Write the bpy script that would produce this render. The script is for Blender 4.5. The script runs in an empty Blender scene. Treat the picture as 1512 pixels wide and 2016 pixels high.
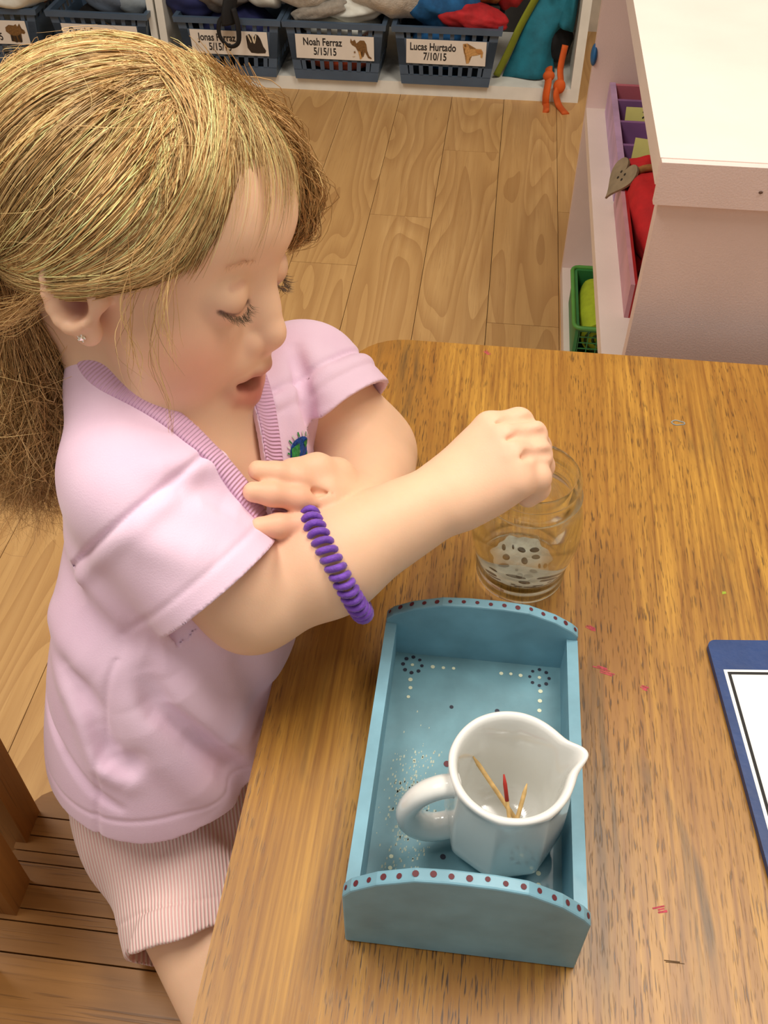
import bpy, bmesh, math, random
import numpy as np
from mathutils import Vector, Matrix, Euler

# ---------------------------------------------------------------- camera, world, lights, exposure
scene = bpy.context.scene
COL = scene.collection
cam_data = bpy.data.cameras.new('camera')
cam = bpy.data.objects.new('camera', cam_data); COL.objects.link(cam)
cam_data.sensor_fit = 'VERTICAL'; cam_data.sensor_height = 24.0
cam_data.lens = 24.0*1900/2016; cam_data.clip_start = 0.02
cam.location = (0, 0, 1.08)
cam.rotation_euler = (math.radians(90-45.86), 0, math.radians(6.83))
scene.camera = cam
scene.view_settings.view_transform = 'Standard'; scene.view_settings.look = 'None'
scene.view_settings.gamma = 1.0; scene.view_settings.use_curve_mapping = False
scene.view_settings.exposure = 0.08
world = bpy.data.worlds.new('room_ambient'); scene.world = world; world.use_nodes = True
world.node_tree.nodes['Background'].inputs[0].default_value = (1.0, 0.93, 0.86, 1)
world.node_tree.nodes['Background'].inputs[1].default_value = 0.45
def area_light(name, loc, target, sx, sy, power, color):
    L = bpy.data.lights.new(name, 'AREA'); L.shape = 'RECTANGLE'; L.size = sx; L.size_y = sy
    L.energy = power; L.color = color
    o = bpy.data.objects.new(name, L); COL.objects.link(o); o.location = loc
    o.rotation_euler = (Vector(target)-Vector(loc)).to_track_quat('-Z', 'Y').to_euler()
    return o
area_light('ceiling_lamp', (0.60, 0.85, 2.55), (0.50, 0.75, 0), 1.2, 0.6, 35, (1.0, 0.93, 0.84))
area_light('ceiling_lamp', (-0.9, 0.45, 2.55), (-0.7, 0.5, 0), 1.2, 0.6, 31, (1.0, 0.94, 0.86))
area_light('ceiling_lamp', (-0.2, 2.3, 2.55), (-0.2, 2.2, 0), 1.2, 0.6, 0.6, (1.0, 0.92, 0.82))

# ---------------------------------------------------------------- helpers
def lin(r, g=None, b=None):
    if g is None: r, g, b = r
    f = lambda c: (c/255/12.92) if c/255 <= 0.04045 else ((c/255+0.055)/1.055)**2.4
    return (f(r), f(g), f(b), 1.0)
MATS = {}
def mat(name, rgb, rough=0.6, var=0.08, vscale=20, bump=0.0, bscale=150, rgb2=None, metallic=0.0, spec=0.5, coat=0.0, stretch=None, sub=0.0, sheen=0.0):
    """plain procedural surface: base colour with a little noise, optional bump"""
    if name in MATS: return MATS[name]
    m = bpy.data.materials.new(name); m.use_nodes = True; nt = m.node_tree; N = nt.nodes; Lk = nt.links
    p = N['Principled BSDF']
    tc = N.new('ShaderNodeTexCoord'); mp = N.new('ShaderNodeMapping')
    if stretch: mp.inputs['Scale'].default_value = stretch
    Lk.new(tc.outputs['Object'], mp.inputs[0])
    nz = N.new('ShaderNodeTexNoise'); nz.inputs['Scale'].default_value = vscale; nz.inputs['Detail'].default_value = 5
    Lk.new(mp.outputs[0], nz.inputs['Vector'])
    mix = N.new('ShaderNodeMix'); mix.data_type = 'RGBA'
    a = lin(rgb); b = lin(rgb2) if rgb2 else tuple(c*(1-2.2*var) for c in a[:3])+(1,)
    hi = tuple(min(1, c*(1+var)) for c in a[:3])+(1,)
    mix.inputs[6].default_value = b; mix.inputs[7].default_value = hi if not rgb2 else a
    rp = N.new('ShaderNodeMapRange'); rp.inputs['From Min'].default_value = .3; rp.inputs['From Max'].default_value = .7
    Lk.new(nz.outputs[0], rp.inputs[0]); Lk.new(rp.outputs[0], mix.inputs[0]); Lk.new(mix.outputs[2], p.inputs['Base Color'])
    p.inputs['Roughness'].default_value = rough; p.inputs['Metallic'].default_value = metallic
    p.inputs['Specular IOR Level'].default_value = spec; p.inputs['Coat Weight'].default_value = coat
    if sub: p.inputs['Subsurface Weight'].default_value = sub; p.inputs['Subsurface Radius'].default_value = (.01, .005, .003); p.inputs['Subsurface Scale'].default_value = .4
    if sheen: p.inputs['Sheen Weight'].default_value = sheen
    if bump:
        n2 = N.new('ShaderNodeTexNoise'); n2.inputs['Scale'].default_value = bscale; n2.inputs['Detail'].default_value = 3
        Lk.new(mp.outputs[0], n2.inputs['Vector'])
        bp = N.new('ShaderNodeBump'); bp.inputs['Strength'].default_value = bump; bp.inputs['Distance'].default_value = 0.002
        Lk.new(n2.outputs[0], bp.inputs['Height']); Lk.new(bp.outputs[0], p.inputs['Normal'])
    MATS[name] = m; return m

def link(o, parent=None):
    COL.objects.link(o)
    if parent is not None: o.parent = parent
    return o
def tag(o, label=None, cat=None, group=None, kind=None):
    if label: o['label'] = label
    if cat: o['category'] = cat
    if group: o['group'] = group
    if kind: o['kind'] = kind
    return o
def thing(name, label, cat, loc=(0, 0, 0), rz=0, group=None):
    o = bpy.data.objects.new(name, None); COL.objects.link(o); o.location = loc; o.rotation_euler = (0, 0, rz)
    o.empty_display_size = .02
    return tag(o, label, cat, group)
def obj(name, bm, material, parent=None, smooth=False, bevel=0.0, seg=2, auto=None):
    """link a bmesh as ONE mesh object"""
    if bevel:
        es = [e for e in bm.edges if len(e.link_faces) == 2 and e.calc_face_angle(0) > 0.5]
        bmesh.ops.bevel(bm, geom=es, offset=bevel, segments=seg, affect='EDGES', profile=.5, clamp_overlap=True)
    bmesh.ops.recalc_face_normals(bm, faces=bm.faces)
    me = bpy.data.meshes.new(name); bm.to_mesh(me); bm.free()
    for mm in (material if isinstance(material, (list, tuple)) else [material]): me.materials.append(mm)
    if smooth:
        me.shade_smooth()
        if auto: me.set_sharp_from_angle(angle=math.radians(auto))
    return link(bpy.data.objects.new(name, me), parent)
def dup(root, loc, rz=None):
    def cp(o, par):
        c = o.copy(); COL.objects.link(c); c.parent = par
        for ch in o.children: cp(ch, c)
        return c
    r = cp(root, None); r.location = loc
    if rz is not None: r.rotation_euler = (0, 0, rz)
    return r
def box(bm, x0, x1, y0, y1, z0, z1, rot=None):
    vs = [bm.verts.new(v) for v in [(x0,y0,z0),(x1,y0,z0),(x1,y1,z0),(x0,y1,z0),(x0,y0,z1),(x1,y0,z1),(x1,y1,z1),(x0,y1,z1)]]
    for f in [(0,3,2,1),(4,5,6,7),(0,1,5,4),(1,2,6,5),(2,3,7,6),(3,0,4,7)]: bm.faces.new([vs[i] for i in f])
    return vs
def bx(*a):
    bm = bmesh.new(); box(bm, *a); return bm
def prism(bm, pts, z0, z1, M=None):
    """extrude a 2D outline along z (or, with matrix M, along M's z)"""
    lo = [bm.verts.new((x, y, z0)) for x, y in pts]; hi = [bm.verts.new((x, y, z1)) for x, y in pts]
    n = len(pts)
    bm.faces.new(lo[::-1]); bm.faces.new(hi)
    for i in range(n): bm.faces.new([lo[i], lo[(i+1) % n], hi[(i+1) % n], hi[i]])
    if M is not None: bmesh.ops.transform(bm, matrix=M, verts=lo+hi)
    return lo+hi
def lathe(bm, prof, n=48, M=None, closed=False):
    rings = []
    for r, z in prof:
        if r < 1e-6: rings.append([bm.verts.new((0, 0, z))])
        else: rings.append([bm.verts.new((r*math.cos(2*math.pi*i/n), r*math.sin(2*math.pi*i/n), z)) for i in range(n)])
    prs = list(zip(rings, rings[1:]))
    if closed: prs.append((rings[-1], rings[0]))
    for a, b in prs:
        for i in range(n):
            j = (i+1) % n
            if len(a) == 1 and len(b) == 1: continue
            if len(a) == 1: bm.faces.new([a[0], b[j], b[i]])
            elif len(b) == 1: bm.faces.new([a[i], a[j], b[0]])
            else: bm.faces.new([a[i], a[j], b[j], b[i]])
    if M is not None: bmesh.ops.transform(bm, matrix=M, verts=[v for r in rings for v in r])
def tube(bm, pts, rad, n=8, caps=True, flat=1.0):
    """tapered tube along a polyline; rad a number or list"""
    pts = [Vector(p) for p in pts]; m = len(pts)
    rads = [rad]*m if isinstance(rad, (int, float)) else list(rad)
    prev = None; rings = []
    for i in range(m):
        t = (pts[min(i+1, m-1)]-pts[max(i-1, 0)]).normalized()
        if prev is None: u = t.orthogonal().normalized()
        else:
            u = prev-t*prev.dot(t)
            u = u.normalized() if u.length > 1e-6 else t.orthogonal().normalized()
        prev = u; v = t.cross(u)
        rings.append([bm.verts.new(pts[i]+u*(rads[i]*math.cos(2*math.pi*k/n))+v*(rads[i]*flat*math.sin(2*math.pi*k/n))) for k in range(n)])
    for a, b in zip(rings, rings[1:]):
        for k in range(n): bm.faces.new([a[k], a[(k+1) % n], b[(k+1) % n], b[k]])
    if caps: bm.faces.new(rings[0][::-1]); bm.faces.new(rings[-1])
def roundrect(x0, x1, y0, y1, r, n=5):
    """outline with per-corner radius: (x1y1, x0y1, x0y0, x1y0) when r is a tuple"""
    rs = r if isinstance(r, tuple) else (r,)*4
    out = []
    for (cx, cy, a0), rr in zip([(x1, y1, 0), (x0, y1, 90), (x0, y0, 180), (x1, y0, 270)], rs):
        sx = cx-rr if cx == x1 else cx+rr; sy = cy-rr if cy == y1 else cy+rr
        for i in range(n+1):
            a = math.radians(a0+90*i/n); out.append((sx+rr*math.cos(a), sy+rr*math.sin(a)))
    return out
def catmull(pts, per=8):
    P = [np.array(p, float) for p in pts]; P = [2*P[0]-P[1]]+P+[2*P[-1]-P[-2]]; out = []
    for i in range(1, len(P)-2):
        for k in range(per):
            t = k/per; a, b, c, d = P[i-1:i+3]
            out.append(.5*((2*b)+(-a+c)*t+(2*a-5*b+4*c-d)*t*t+(-a+3*b-3*c+d)*t**3))
    out.append(P[-2]); return out
def words(text, size, loc, rot, material, parent, name='lettering', sx=1.0, align='CENTER', bold=0.0):
    c = bpy.data.curves.new(name, 'FONT'); c.body = text; c.size = size; c.align_x = align; c.align_y = 'CENTER'
    c.extrude = .0002; c.offset = bold; c.materials.append(material)
    tmp = bpy.data.objects.new('tmp_text', c); me = bpy.data.meshes.new_from_object(tmp); bpy.data.objects.remove(tmp); bpy.data.curves.remove(c); me.name = name
    if not me.materials: me.materials.append(material)
    o = link(bpy.data.objects.new(name, me), parent); o.location = loc; o.rotation_euler = rot; o.scale = (sx, 1, 1)
    return o
random.seed(7); rng = np.random.default_rng(7)

# ---------------------------------------------------------------- wood materials
def wood(name, cols, across=70, along=3.5, pores=0.55, rough=0.4, rings=0.0, seedattr=False, axis=1, pore_col=(70, 42, 14), stain_shade=0.0, coat=0.0, pore_scale=(420, 11)):
    m = bpy.data.materials.new(name); m.use_nodes = True; nt = m.node_tree; N = nt.nodes; Lk = nt.links
    p = N['Principled BSDF']; tc = N.new('ShaderNodeTexCoord'); src = tc.outputs['Object']
    if seedattr:
        oi = N.new('ShaderNodeObjectInfo'); cb = N.new('ShaderNodeCombineXYZ')
        mu = N.new('ShaderNodeMath'); mu.operation = 'MULTIPLY'; mu.inputs[1].default_value = 37.0
        Lk.new(oi.outputs['Random'], mu.inputs[0]); Lk.new(mu.outputs[0], cb.inputs[0]); Lk.new(mu.outputs[0], cb.inputs[1])
        ad = N.new('ShaderNodeVectorMath'); ad.operation = 'ADD'; Lk.new(src, ad.inputs[0]); Lk.new(cb.outputs[0], ad.inputs[1]); src = ad.outputs[0]
    def mapped(a, l):
        mp = N.new('ShaderNodeMapping'); s = [a, a, a]; s[axis] = l; mp.inputs['Scale'].default_value = s; Lk.new(src, mp.inputs[0]); return mp.outputs[0]
    def noise(v, detail=4, dist=0.0, scale=1.0):
        n = N.new('ShaderNodeTexNoise'); n.inputs['Scale'].default_value = scale; n.inputs['Detail'].default_value = detail; n.inputs['Distortion'].default_value = dist
        Lk.new(v, n.inputs['Vector']); return n.outputs[0]
    def rng_(v, a, b, lo=0.0, hi=1.0):
        r = N.new('ShaderNodeMapRange'); r.inputs['From Min'].default_value = a; r.inputs['From Max'].default_value = b
        r.inputs['To Min'].default_value = lo; r.inputs['To Max'].default_value = hi; Lk.new(v, r.inputs[0]); return r.outputs[0]
    def math_(op, a, b):
        k = N.new('ShaderNodeMath'); k.operation = op
        for i, q in ((0, a), (1, b)):
            if isinstance(q, (int, float)): k.inputs[i].default_value = q
            else: Lk.new(q, k.inputs[i])
        return k.outputs[0]
    def mixc(f, a, b):
        x = N.new('ShaderNodeMix'); x.data_type = 'RGBA'
        if isinstance(f, float): x.inputs[0].default_value = f
        else: Lk.new(f, x.inputs[0])
        for i, q in ((6, a), (7, b)):
            if isinstance(q, tuple): x.inputs[i].default_value = q
            else: Lk.new(q, x.inputs[i])
        return x.outputs[2]
    grain = noise(mapped(across, along), 6, .4)
    col = mixc(rng_(grain, .32, .68), lin(cols[0]), lin(cols[1]))
    broad = noise(mapped(7, 1.6), 3, .6)
    col = mixc(rng_(broad, .35, .7), col, lin(cols[2])) if len(cols) > 2 else col
    if rings:
        # cathedral grain: contour lines of a smooth stretched field
        fld = noise(mapped(9, 1.3), 1.2, .25)
        s = math_('FRACT', math_('MULTIPLY', fld, rings), 0.0)
        edge = rng_(s, .0, .75, 1.0, 0.0)
        col = mixc(math_('MULTIPLY', edge, .5), col, lin(cols[3]))
    pr_ = noise(mapped(*pore_scale), 2, .3)
    dens = rng_(noise(mapped(22, 1.2), 3, .5), .35, .65, .1, 1.0)
    pmask = math_('MULTIPLY', rng_(pr_, .56, .66), math_('MULTIPLY', dens, pores))
    col = mixc(pmask, col, lin(pore_col))
    if stain_shade:  # dark patches: real staining plus light falloff and contact shade painted into the wood
        st = math_('MULTIPLY', rng_(noise(mapped(14, 5), 5, 1.2), .56, .72), stain_shade)
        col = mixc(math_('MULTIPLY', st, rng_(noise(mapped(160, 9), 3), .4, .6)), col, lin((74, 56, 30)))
    Lk.new(col, p.inputs['Base Color']); p.inputs['Roughness'].default_value = rough
    p.inputs['Coat Weight'].default_value = coat; p.inputs['Coat Roughness'].default_value = .25
    b = N.new('ShaderNodeBump'); b.inputs['Strength'].default_value = .25; b.inputs['Distance'].default_value = .0006; b.invert = True
    Lk.new(pmask, b.inputs['Height']); Lk.new(b.outputs[0], p.inputs['Normal'])
    MATS[name] = m; return m
oak_table = wood('golden_oak', [(130, 84, 26), (196, 146, 56), (144, 96, 32)], 260, 7, .9, .42, stain_shade=.75, coat=.12, pore_scale=(800, 60), pore_col=(62, 38, 14))
oak_floor = wood('laminate_oak', [(184, 142, 88), (204, 164, 108), (190, 148, 92), (156, 112, 64)], 80, 2.5, .28, .5, rings=12, seedattr=True, pore_col=(140, 98, 58))
oak_chair = wood('chair_oak', [(142, 98, 46), (176, 126, 64), (150, 104, 48)], 60, 4, .6, .45, axis=0, seedattr=True)
oak_post = wood('post_oak', [(138, 92, 42), (168, 116, 56), (146, 98, 46)], 60, 4, .6, .45, axis=2, seedattr=True)

# ---------------------------------------------------------------- the room: floor planks, wall, ceiling
floor = obj('floor', bx(-3.0, 2.4, -0.8, 3.2, -0.06, -0.009), mat('subfloor', (60, 42, 26), .9))
tag(floor, kind='structure')
PW = 0.1385
plank_meshes = {}
for k in range(-22, 18):
    xa = 0.0115+PW*k
    if xa < -3.0 or xa+PW > 2.41: continue
    joint = {-1: 2.287, -2: 1.955, -3: 1.7416}.get(k, 0.35+1.2*((k*0.37) % 1))
    cuts = [joint+1.22*j for j in range(-4, 4)]
    for y0 in cuts:
        y1 = y0+1.22
        a, b = max(y0, -0.8), min(y1, 3.2)
        if b-a < .03: continue
        bm = bx(0, PW-.0012, 0, b-a-.0012, -.008, 0)
        o = obj('plank', bm, oak_floor, floor, bevel=.0012, seg=1); o.location = (xa, a, 0)
wall = obj('wall_back', bx(-3.0, 2.4, 3.12, 3.2, 0, 2.7), mat('wall_paint', (214, 204, 188), .8)); tag(wall, kind='structure')
for nm, x0, x1 in (('wall_left', -3.08, -3.0), ('wall_right', 2.4, 2.48)): tag(obj(nm, bx(x0, x1, -0.8, 3.2, 0, 2.7), MATS['wall_paint']), kind='structure')
ceil_ = obj('ceiling', bx(-3.0, 2.4, -0.8, 3.2, 2.7, 2.78), mat('ceiling_paint', (236, 232, 224), .9)); tag(ceil_, kind='structure')
# ---------------------------------------------------------------- white cubby shelf at the back
white = mat('white_laminate', (226, 224, 214), .5, .04)
cub = thing('cubby_shelf', 'low white cubby shelf against the back wall, holding labelled baskets', 'shelf', (0, 2.6, 0))
def cpart(name, *b, m=white): return obj(name, bx(*b), m, cub, bevel=.0015, seg=1)
cpart('base_board', -1.8, -.916, 0, .40, 0, .034); cpart('base_board', -.914, .205, 0, .40, 0, .034)
cpart('side_panel', .182, .205, 0, .40, .034, .62)
cpart('side_panel', -.934, -.916, 0, .40, .034, .62); cpart('side_panel', -.910, -.890, 0, .40, .034, .62)
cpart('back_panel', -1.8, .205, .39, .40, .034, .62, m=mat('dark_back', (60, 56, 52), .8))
cpart('top_board', -1.8, .205, 0, .40, .62, .645)

# ---------------------------------------------------------------- baskets with name cards
bplastic = mat('basket_plastic', (74, 92, 112), .38, .06, spec=.45)
paper = mat('label_paper', (228, 220, 208), .55, .03); ink = mat('black_ink', (28, 26, 26), .7, 0)
def animal(kind, parent, x, z, s):
    """flat printed picture: list of (outline, colour) pieces"""
    brown = mat('print_brown', (128, 92, 50), .6, .2, 300); dark = mat('print_dark', (48, 38, 30), .6, .1, 300)
    tan = mat('print_tan', (206, 158, 96), .6, .15, 300); pale = mat('print_pale', (222, 206, 176), .6, .1, 300)
    A = {'rhino': [([(-.95,.1),(-.9,.5),(-.5,.75),(0,.7),(.25,.85),(.35,.6),(.62,.92),(.6,.5),(.95,.28),(1,.05),(.85,-.1),(.55,-.05),(.35,-.2),(.45,-.85),(.3,-.95),(.1,-.3),(.0,-.9),(-.2,-.95),(-.3,-.3),(-.45,-.85),(-.62,-.8),(-.6,-.2)], brown),
                   ([(.35,-.15),(.45,-.85),(.3,-.95),(.1,-.3)], dark), ([(-.02,-.3),(0,-.9),(-.2,-.95),(-.25,-.3)], dark), ([(-.3,-.3),(-.45,-.85),(-.62,-.8),(-.58,-.2)], dark)],
         'badger': [([(-.7,.2),(-.85,.75),(-.5,.95),(-.2,.5),(.1,.95),(.35,.85),(.3,.4),(.55,.5),(.75,-.2),(1,-.6),(.9,-.85),(.1,-.9),(-.5,-.85),(-.8,-.4)], dark),
                    ([(-.32,.9),(-.2,.92),(.02,.15),(-.1,.02),(-.22,.2)], pale), ([(-.72,.82),(-.58,.88),(-.34,.2),(-.42,.1)], pale), ([(.08,.9),(.2,.86),(.06,.25),(.0,.3)], pale)],
         'kangaroo': [([(-1,.95),(-.85,.7),(-.6,.85),(-.45,.5),(-.1,.8),(.3,.8),(.5,.45),(.55,-.1),(.75,-.65),(1,-.85),(.95,-.95),(.65,-.85),(.35,-.3),(.2,-.75),(.1,-.8),(.12,-.25),(-.1,-.3),(.05,-.9),(-.15,-1),(-.3,-.3),(-.55,.15),(-.9,.35),(-1.05,.6)], brown),
                      ([(-.3,-.2),(-.1,-.25),(.05,-.9),(-.15,-1)], tan), ([(-.85,-.7),(-.6,-.66),(-.62,-.74),(-.86,-.78)], pale), ([(-.75,-.3),(-.6,-.2),(-.55,-.35),(-.65,-.42)], brown)],
         'dog': [([(-1,.9),(-.6,.98),(-.35,.75),(-.3,.45),(.3,.5),(.75,.5),(.95,.2),(.9,-.35),(.75,-.3),(.7,.0),(.4,-.1),(-.1,-.2),(-.3,-.35),(-.35,-.9),(-.6,-.95),(-.6,-.3),(-.85,.0),(-.9,.4),(-.75,.5),(-.98,.62)], tan),
                 ([(-.9,.85),(-.75,.92),(-.65,.7),(-.8,.6)], brown), ([(.2,.42),(.7,.42),(.85,.1),(.4,.1)], mat('print_orange', (200, 140, 76), .6, .1))]}[kind]
    pic = None
    for i, (o, m_) in enumerate(A):
        bm = bmesh.new(); vs = [bm.verts.new((px*s, -.0004*(i+1), pz*s)) for px, pz in o]
        f = bm.faces.new(vs); bmesh.ops.triangulate(bm, faces=[f])
        q = obj('animal_picture' if pic is None else 'picture_marking', bm, m_, parent if pic is None else pic)
        if pic is None: q.location = (x, -.0012, z); pic = q
slat_me = None
def basket(x, w, name_text, date, kind, label, d=.22, h=.150, lw=.205, lh=.062, lz=.088, lx=0.0, rz=0.0, tx=-.032):
    """tapered plastic basket: bottom tray, rim, solid band, slats; front faces -y"""
    b = thing('storage_basket', label, 'basket', (x, 2.572, .0345), rz, 'blue storage baskets')
    wb = w*.86
    def ring(bm, z0, z1, t, grow=0.0):
        for z, zz in ((z0, z1),):
            rings = []
            for q, off in ((z, 0), (zz, 0), (zz, -t), (z, -t)):
                f = q/h; ww = (wb+(w-wb)*f)/2+grow+off; y0 = .014*(1-f)-grow-off; y1 = d-.014*(1-f)+grow+off
                rings.append([bm.verts.new(p) for p in [(-ww, y0, q), (ww, y0, q), (ww, y1, q), (-ww, y1, q)]])
            for a, c in zip(rings, rings[1:]+rings[:1]):
                for k in range(4): bm.faces.new([a[k], a[(k+1) % 4], c[(k+1) % 4], c[k]])
    bm = bmesh.new(); ring(bm, 0, .026, .004); box(bm, -wb/2+.004, wb/2-.004, .018, d-.018, .0, .004)
    obj('basket_bottom', bm, bplastic, b, bevel=.0025)
    bm = bmesh.new(); ring(bm, h-.014, h, .012, .007); obj('rim', bm, bplastic, b, bevel=.003)
    bm = bmesh.new(); ring(bm, .050, .118, .004, .0); obj('side_band', bm, bplastic, b, bevel=.001, seg=1)
    n = 9; sm = None
    for side in range(3):
        for i in range(n+1 if side == 0 else 7):
            bm = bmesh.new()
            t = .0085
            if side == 0:
                u = -1+2*i/n; edge = (i in (0, n)); hw = .011 if edge else t/2+.001
                x0, x1 = u*(wb/2-hw), u*(w/2-hw)
                v = box(bm, -hw, hw, 0, .0035, .024, h-.012)
                for q in v: q.co.x += x0+(x1-x0)*q.co.z/h; q.co.y += .014*(1-q.co.z/h)
            else:
                yy = .02+(d-.04)*i/6; sg = -1 if side == 1 else 1
                v = box(bm, -.0018, .0018, yy-.006, yy+.006, .024, h-.012)
                for q in v: q.co.x += sg*((wb+(w-wb)*q.co.z/h)/2-.002)
            obj('slat', bm, bplastic, b)
    card = obj('label_card', bx(-lw/2, lw/2, -.0008, 0, -lh/2, lh/2), paper, b)
    card.location = (lx, .014*(1-lz/h)-.0028, lz); card.rotation_euler = (math.radians(5.3), 0, 0)
    R90 = (math.radians(90), 0, 0)
    if name_text: words(name_text, .027, (tx, -.0011, .012), R90, ink, card, sx=.74, bold=.0005)
    if date: words(date, .027, (tx+.006, -.0011, -.0125), R90, ink, card, sx=.74, bold=.0005)
    if kind: animal(kind, card, lw/2-.033, 0, .027)
    return b
basket(-.148, .268, 'Lucas Hurtado', '7/10/15', 'dog', 'blue plastic basket with a dog picture card, full of red and blue clothes', rz=.0, tx=-.034)
basket(-.437, .256, 'Noah Ferraz', '5/15/15', 'kangaroo', 'blue plastic basket with a kangaroo picture card')
basket(-.716, .270, 'Jonas Ferraz', '5/15/15', 'badger', 'blue plastic basket with a badger picture card')
basket(-1.063, .262, 'Derek S', '', None, 'blue plastic basket just left of the double white divider', tx=-.05)
basket(-1.368, .270, 'y', '5', 'rhino', 'blue plastic basket labelled with a rhino picture, leftmost on the shelf', tx=.02, rz=.03)

# ---------------------------------------------------------------- bundles of cloth in and on the baskets
def lump(name, label, cat, c, r, m, seed, amp=.25, freq=2.2, rot=(0, 0, 0), sub=4, group=None, fold=0.0):
    """crumpled cloth bundle: a sphere pushed about by folds"""
    bm = bmesh.new(); bmesh.ops.create_icosphere(bm, subdivisions=sub, radius=1)
    rs = np.random.default_rng(seed); K = rs.normal(size=(7, 3))*freq; ph = rs.uniform(0, 6.3, 7)
    fd = rs.normal(size=3); fd /= np.linalg.norm(fd)
    for v in bm.verts:
        p = np.array(v.co)
        s = sum(math.sin(K[i] @ p*(1+.4*i)+ph[i]+1.3*math.sin(K[(i+3) % 7] @ p))/(1+.5*i) for i in range(7))/3
        s += fold*(1-abs(math.sin(9*(fd @ p)+2*s)))
        k = 1+amp*s
        v.co = Vector((p[0]*k*r[0], p[1]*k*r[1], p[2]*k*r[2]))
    o = obj(name, bm, m, smooth=True); o.location = c; o.rotation_euler = rot
    return tag(o, label, cat, group)
plush = mat('grey_plush', (196, 190, 178), .95, .12, 60, .8, 220, sheen=.3); plush2 = mat('mid_grey_plush', (150, 142, 130), .95, .14, 60, .8, 220, sheen=.3)
wcloth = mat('white_cloth', (222, 224, 214), .9, .06, 40, .2); bcloth = mat('pale_blue_cloth', (150, 166, 178), .9, .08, 40, .3)
slate = mat('slate_cloth', (96, 110, 128), .9, .08, 40, .3); navy = mat('navy_cloth', (30, 36, 84), .85, .1); redc = mat('red_cloth', (176, 28, 34), .8, .15, 40, .3)
bluec = mat('denim_cloth', (22, 88, 140), .85, .2, 40, .3); orangec = mat('brown_orange_cloth', (132, 76, 24), .85, .2, 40, .3); blackc = mat('black_cloth', (18, 17, 18), .8, .1)
tealc = mat('teal_cloth', (24, 112, 130), .8, .14, 30, .3); limec = mat('lime_band', (132, 140, 30), .8, .1); coral = mat('coral_cloth', (236, 112, 80), .85, .12)
greyc = mat('grey_jersey', (128, 124, 120), .9, .12, 60, .3)
lump('plush_toy', 'light grey plush with dirty white nap on top of the kangaroo basket', 'plush toy', (-.300, 2.66, .262), (.125, .10, .085), plush, 3, .18, 1.6)
lump('plush_toy', 'white and grey plush with a green tag on the left of the kangaroo basket', 'plush toy', (-.505, 2.66, .255), (.11, .09, .065), plush, 5, .2, 1.7)
lump('cloth_bundle', 'pale blue cloth tucked between the two grey plush toys', 'cloth', (-.40, 2.64, .205), (.08, .05, .035), wcloth, 6, .2, 2)
lump('plush_toy', 'narrow grey plush limb hanging over the kangaroo basket rim', 'plush toy', (-.475, 2.598, .203), (.075, .022, .020), plush2, 8, .22, 2, (0, -.25, 0))
tag(obj('cloth_tag', bx(-.006, .006, -.003, .003, -.02, .02), mat('green_tag', (70, 150, 30), .7)), 'small green tag sewn on the white plush', 'tag').location = (-.512, 2.566, .268)
lump('cloth_bundle', 'coral cloth seen through the slots of the kangaroo basket', 'cloth', (-.437, 2.676, .075), (.105, .082, .040), coral, 9, .1)
lump('cloth_bundle', 'white cloth under the rim of the kangaroo basket', 'cloth', (-.44, 2.68, .15), (.105, .085, .035), wcloth, 10, .1)
lump('jacket', 'crumpled denim blue jacket in the dog basket', 'clothing', (-.165, 2.66, .235), (.10, .07, .075), bluec, 12, .28, 2.4, fold=.1)
lump('cloth_bundle', 'red cloth along the front rim of the dog basket', 'cloth', (-.085, 2.615, .196), (.085, .04, .032), redc, 13, .22, 2.2, (0, .1, 0), fold=.15)
lump('cloth_bundle', 'orange brown patterned cloth above the red cloth', 'cloth', (-.06, 2.67, .275), (.05, .05, .06), orangec, 14, .25, 2)
lump('cloth_bundle', 'dark red cloth at the right of the dog basket', 'cloth', (.0, 2.70, .27), (.05, .05, .07), redc, 15, .25, 2)
lump('cloth_bundle', 'dark blue cloth low inside the dog basket', 'cloth', (-.148, 2.68, .11), (.105, .085, .06), bluec, 16, .12)
lump('cloth_bundle', 'black cloth behind the denim jacket', 'cloth', (-.25, 2.75, .26), (.08, .06, .07), blackc, 17, .2)
lump('cloth_bundle', 'grey knitted cloth in the badger basket', 'cloth', (-.745, 2.65, .235), (.085, .07, .055), greyc, 18, .2, 2)
lump('cloth_bundle', 'royal blue cloth on the left of the badger basket', 'cloth', (-.825, 2.655, .195), (.07, .06, .05), navy, 19, .2, 2)
lump('cloth_bundle', 'white cloth at the right of the badger basket', 'cloth', (-.625, 2.66, .225), (.05, .06, .04), wcloth, 20, .2, 2)
lump('cloth_bundle', 'navy cloth low inside the badger basket', 'cloth', (-.716, 2.68, .12), (.105, .085, .07), navy, 21, .1)
lump('cloth_bundle', 'slate grey sweatshirt in the basket left of the divider', 'clothing', (-1.03, 2.66, .215), (.10, .07, .06), slate, 22, .16, 1.6, fold=.1)
lump('cloth_bundle', 'pale blue grey cloth over the basket left of the divider', 'cloth', (-.985, 2.63, .215), (.06, .05, .05), bcloth, 23, .14, 1.6)
lump('cloth_bundle', 'dark cloth low inside the basket left of the divider', 'cloth', (-1.063, 2.68, .12), (.105, .085, .06), blackc, 24, .1)
lump('cloth_bundle', 'white crumpled cloth overflowing the rhino basket', 'cloth', (-1.33, 2.65, .215), (.14, .10, .045), wcloth, 25, .18, 2)
lump('cloth_bundle', 'white cloth seen low in the rhino basket', 'cloth', (-1.37, 2.68, .08), (.105, .085, .045), wcloth, 26, .1)
lump('cloth_bundle', 'orange edged cloth beside the white cloth of the rhino basket', 'cloth', (-1.225, 2.66, .225), (.03, .05, .05), orangec, 27, .2, 2)
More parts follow.
